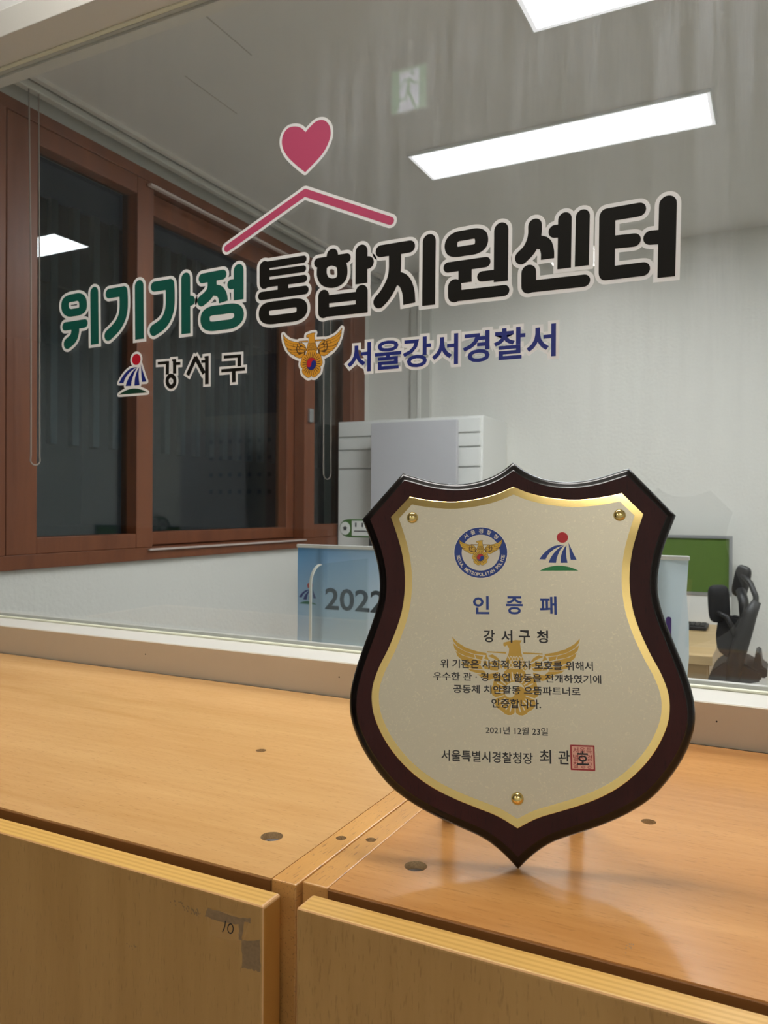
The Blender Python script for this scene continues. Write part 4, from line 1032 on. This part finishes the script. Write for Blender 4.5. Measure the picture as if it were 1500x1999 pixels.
def plate_mat():
    m, nt, b = new_mat("satin_print_plate")
    tc = nt.nodes.new("ShaderNodeTexCoord")
    mp = nt.nodes.new("ShaderNodeMapping"); nt.links.new(tc.outputs["Object"], mp.inputs["Vector"])
    n = nt.nodes.new("ShaderNodeTexNoise"); n.inputs["Scale"].default_value = 260; n.inputs["Detail"].default_value = 5; n.inputs["Distortion"].default_value = 2.5
    nt.links.new(mp.outputs[0], n.inputs["Vector"])
    r = nt.nodes.new("ShaderNodeValToRGB"); r.color_ramp.elements[0].position = 0.56; r.color_ramp.elements[0].color = (0, 0, 0, 1); r.color_ramp.elements[1].position = 0.72
    nt.links.new(n.outputs["Fac"], r.inputs[0])
    n2 = nt.nodes.new("ShaderNodeTexNoise"); n2.inputs["Scale"].default_value = 16; nt.links.new(mp.outputs[0], n2.inputs["Vector"])
    mul = nt.nodes.new("ShaderNodeMath"); mul.operation = 'MULTIPLY'; nt.links.new(r.outputs[0], mul.inputs[0]); nt.links.new(n2.outputs["Fac"], mul.inputs[1])
    mx = nt.nodes.new("ShaderNodeMixRGB"); mx.inputs[1].default_value = srgb(206, 198, 174); mx.inputs[2].default_value = srgb(232, 222, 190)
    nt.links.new(mul.outputs[0], mx.inputs[0]); nt.links.new(mx.outputs[0], b.inputs["Base Color"])
    b.inputs["Roughness"].default_value = 0.38; b.inputs["Metallic"].default_value = 0.35
    return m
M_plate = plate_mat()
pq = thing("award_plaque", (0.1352, 0.0902, 1.1022), "dark mahogany shield plaque with gold rimmed printed plate standing on the right cabinet", "plaque")
ya_, le_, ro_ = math.radians(16.8), math.radians(12.0), math.radians(1.2)
Uv = Vector((math.cos(ya_), math.sin(ya_), 0)); n0 = Vector((-math.sin(ya_), math.cos(ya_), 0))
Vv = Vector((0, 0, 1)) * math.cos(le_) + n0 * math.sin(le_)
U2 = Uv * math.cos(ro_) + Vv * math.sin(ro_); V2 = Vv * math.cos(ro_) - Uv * math.sin(ro_); N2 = U2.cross(V2)
RM = Matrix(((U2.x, V2.x, N2.x), (U2.y, V2.y, N2.y), (U2.z, V2.z, N2.z)))
pq.rotation_euler = RM.to_euler()
layers("board", [(OUT(5.0), -15.5), (OUT(3.0), -14.6), (OUT(1.6), -12), (OUT(0.2), -8.5), (OUT(0.5), -6), (OUT(1.7), -3.7), (OUT(3.8), -2.1), (OUT(6.0), -1.3), (OUT(6.9), -0.5), (OUT(7.3), 0.0), (OUT(7.7), 0.0)],
       [M_mahog, M_lacq], [1, 1, 1, 1, 1, 1, 1, 1, 1, 0], pq)
gp_ = layers("gold_plate", [(GOLD(0.0), 0.02), (GOLD(0.0), 0.65), (GOLD(0.25), 0.85), (GOLD(0.3), 0.85)], [M_gold], [0, 0, 0], pq)
pp = layers("print_plate", [(GOLD(6.0), 0.85), (GOLD(6.0), 1.25), (GOLD(6.1), 1.25)], [M_plate], [0, 0], pq)
for (x, y) in ((-82.3, 266.8), (82.3, 266.8), (0.2, 51.0)):
    b = bmesh.new(); rr = 4.4; rings = []
    prof = [(rr * 1.06, 1.25), (rr * 1.06, 1.7), (rr, 1.9)] + [(rr * math.cos(a), 1.9 + rr * 0.62 * math.sin(a)) for a in [math.radians(t) for t in (15, 30, 45, 60, 75)]]
    for r_, z in prof: rings.append([b.verts.new(((x + r_ * math.cos(k * math.pi / 14)) / 1000, (y + r_ * math.sin(k * math.pi / 14)) / 1000, z / 1000)) for k in range(28)])
    topv = b.verts.new((x / 1000, y / 1000, (1.9 + rr * 0.62) / 1000))
    for A, B in zip(rings[:-1], rings[1:]):
        for k in range(28): b.faces.new((A[k], A[(k + 1) % 28], B[(k + 1) % 28], B[k])).smooth = True
    for k in range(28): b.faces.new((rings[-1][k], rings[-1][(k + 1) % 28], topv)).smooth = True
    from_bm("rivet", b, M_rivet, pq, local=True)
# struts behind that prop it up
M_strut = wood("strut_wood", srgb(176, 116, 62), srgb(150, 94, 48), srgb(110, 64, 30), 'Z', 0.5, fleck_amt=0.3)
inv = RM.transposed()
for (wx, wy, lx) in ((0.0508, 0.1620, -52), (0.1514, 0.2080, 44)):
    foot = inv @ (Vector((wx, wy, 1.1012)) - pq.location)
    b = bmesh.new(); top = Vector((lx / 1000, 0.150, -0.0150)); w = 0.0055
    q = [bm_v for bm_v in ()]
    up_ = inv @ Vector((0, 0, 1))
    A = [b.verts.new(foot + Vector((dx, 0, dz))) for dx, dz in ((-w, -0.003), (w, -0.003), (w, 0.003), (-w, 0.003))]
    B = [b.verts.new(top + Vector((dx, 0, dz))) for dx, dz in ((-w, -0.006), (w, -0.006), (w, 0.0), (-w, 0.0))]
    b.faces.new(A[::-1]); b.faces.new(B)
    for k in range(4): b.faces.new((A[k], A[(k + 1) % 4], B[(k + 1) % 4], B[k]))
    from_bm("support_strut", b, M_strut, pq, local=True)

# --- print on the plate
I_blue = plain("plate_blue_ink", srgb(22, 58, 138), 0.5); I_black = plain("plate_black_ink", srgb(26, 22, 22), 0.5); I_red = plain("plate_red_ink", srgb(196, 24, 32), 0.5)
I_green = plain("plate_green_ink", srgb(22, 128, 62), 0.5); I_gold = plain("plate_gold_ink", srgb(196, 156, 62), 0.45, 0.2); I_goldl = plain("plate_gold_emblem", srgb(222, 178, 58), 0.5)
I_line = plain("plate_brown_ink", srgb(96, 66, 20), 0.5); I_white = plain("plate_white_ink", srgb(226, 218, 200), 0.5); I_seal = plain("plate_seal_ink", srgb(150, 24, 30), 0.5)
I_cream = plain("plate_cream_gap", srgb(214, 206, 180), 0.42, 0.3); I_sealbg = plain("plate_seal_tint", srgb(222, 166, 146), 0.5)
def on_plate(n): return lambda u, v: (u / 1000, v / 1000, 0.00128 + 0.00002 * n)
def sh(fn, cx, cy): return lambda n: (lambda u, v: fn(n)(u + cx, v + cy))
# round police badge
bx, by = -26.6, 237.6
bg = bpy.data.objects.new("round_badge", None); COL.objects.link(bg); bg.parent = pp; bg.empty_display_size = 0.01
Flat().disc((bx, by), 21.6, 21.0, 64).build("white_rim", on_plate(0), I_white, bg)
Flat().disc((bx, by), 21.1, 20.5, 64).build("blue_ring", on_plate(1), I_blue, bg)
Flat().disc((bx, by), 15.2, 14.6, 56).build("white_field", on_plate(2), I_white, bg)
build_eagle(bg, (lambda n: (lambda u, v: ((u + bx) / 1000, (v + by) / 1000, 0.00128 + 0.00002 * (3 + n)))), 0.345, 0,
            {"gold": I_goldl, "line": I_line, "hub_lo": I_blue, "hub_up": I_red})
def ring_text(chars, r, a0, a1, h, w, inward, name):
    F = Flat(); n = len(chars)
    for i, c_ in enumerate(chars):
        if c_ == ' ': continue
        a = math.radians(a0 + (a1 - a0) * (i / (n - 1)))
        G = text_flat(c_, -w / 2 * (0.35 if c_ == 'I' else 1), w / 2 * (0.35 if c_ == 'I' else 1), -h / 2, h / 2, offset=0.02)
        rot = a - math.pi / 2 if not inward else a + math.pi / 2
        F.add(G, lambda p, a=a, rot=rot: (bx + r * math.cos(a) + p[0] * math.cos(rot) - p[1] * math.sin(rot), by + 0.975 * r * math.sin(a) + p[0] * math.sin(rot) + p[1] * math.cos(rot)))
    F.build(name, on_plate(3), I_white, bg)
ring_text("서울경찰청", 18.0, 131, 47, 3.6, 3.5, False, "upper_lettering")
ring_text("SEOUL METROPOLITAN POLICE", 18.1, 190, 350, 2.7, 2.05, True, "lower_lettering")
# district emblem
dg = bpy.data.objects.new("district_emblem", None); COL.objects.link(dg); dg.parent = pp; dg.empty_display_size = 0.01
build_district(dg, sh(on_plate, 34.4, 238.2), 1.0, 0, {"blue": I_blue, "red": I_red, "green": I_green})
# pale gold eagle behind the text
wg = bpy.data.objects.new("gold_eagle_print", None); COL.objects.link(wg); wg.parent = pp; wg.empty_display_size = 0.01
build_eagle(wg, (lambda n: (lambda u, v: (u / 1000, (v + 140.6) / 1000, 0.00127 + 0.000004 * n))), 0.985, 0,
            {"gold": I_gold, "line": I_cream, "hub_lo": I_gold, "hub_up": I_cream}, mono=True)
# lines of text
def line(body, x0, x1, y0, y1, mat, name="text_line", off=0.018, sp=1.0):
    text_flat(body, x0, x1, y0, y1, offset=off).build(name, on_plate(4), mat, pp)
def spaced(body, x0, x1, y0, y1, w, mat, name, off):
    n = len(body); F = Flat()
    for i, c_ in enumerate(body):
        x = x0 + (x1 - x0 - w) * i / (n - 1)
        F.add(text_flat(c_, x, x + w, y0, y1, offset=off), lambda p: p)
    F.build(name, on_plate(4), mat, pp)
spaced("인증패", -32.8, 32.2, 188.4, 202.6, 12.9, I_blue, "title_line", 0.022)
spaced("강서구청", -24.6, 25.2, 166.4, 176.2, 8.7, I_black, "recipient_line", 0.02)
line("위 기관은 사회적 약자 보호를 위해서", -58.4, 58.2, 146.1, 152.9, I_black)
line("우수한 관 · 경 협업 활동을 전개하였기에", -64.0, 64.0, 136.6, 143.0, I_black)
line("공동체 치안활동 으뜸파트너로", -48.2, 48.4, 127.2, 133.6, I_black)
line("인증합니다.", -18.8, 18.8, 116.8, 123.8, I_black)
line("2021년 12월 23일", -23.2, 23.6, 97.3, 103.0, I_black, "date_line", 0.01)
line("서울특별시경찰청장", -57.2, 12.0, 76.2, 84.4, I_black, "office_line", 0.014)
spaced("최관호", 17.1, 53.0, 77.0, 87.0, 8.6, I_black, "name_line", 0.016)
# red seal
F = Flat(); F.poly([(39.6, 73.0), (57.6, 73.0), (57.6, 91.4), (39.6, 91.4)]); F.build("seal_tint", on_plate(1), I_sealbg, pp)
F = Flat(); F.stroke([(40.3, 73.7), (57.0, 73.7), (57.0, 90.8), (40.3, 90.8)], 1.1, 'c', n=10)
F.build("seal_frame", on_plate(2), I_seal, pp); F = Flat()
for i, row in enumerate(("서울특", "별시경", "찰청장")):
    for j, c_ in enumerate(row): F.add(text_flat(c_, 41.7 + j * 4.85, 45.7 + j * 4.85, 85.2 - i * 5.2, 89.7 - i * 5.2), lambda p: p)
F.build("seal_letters", on_plate(2), I_seal, pp)
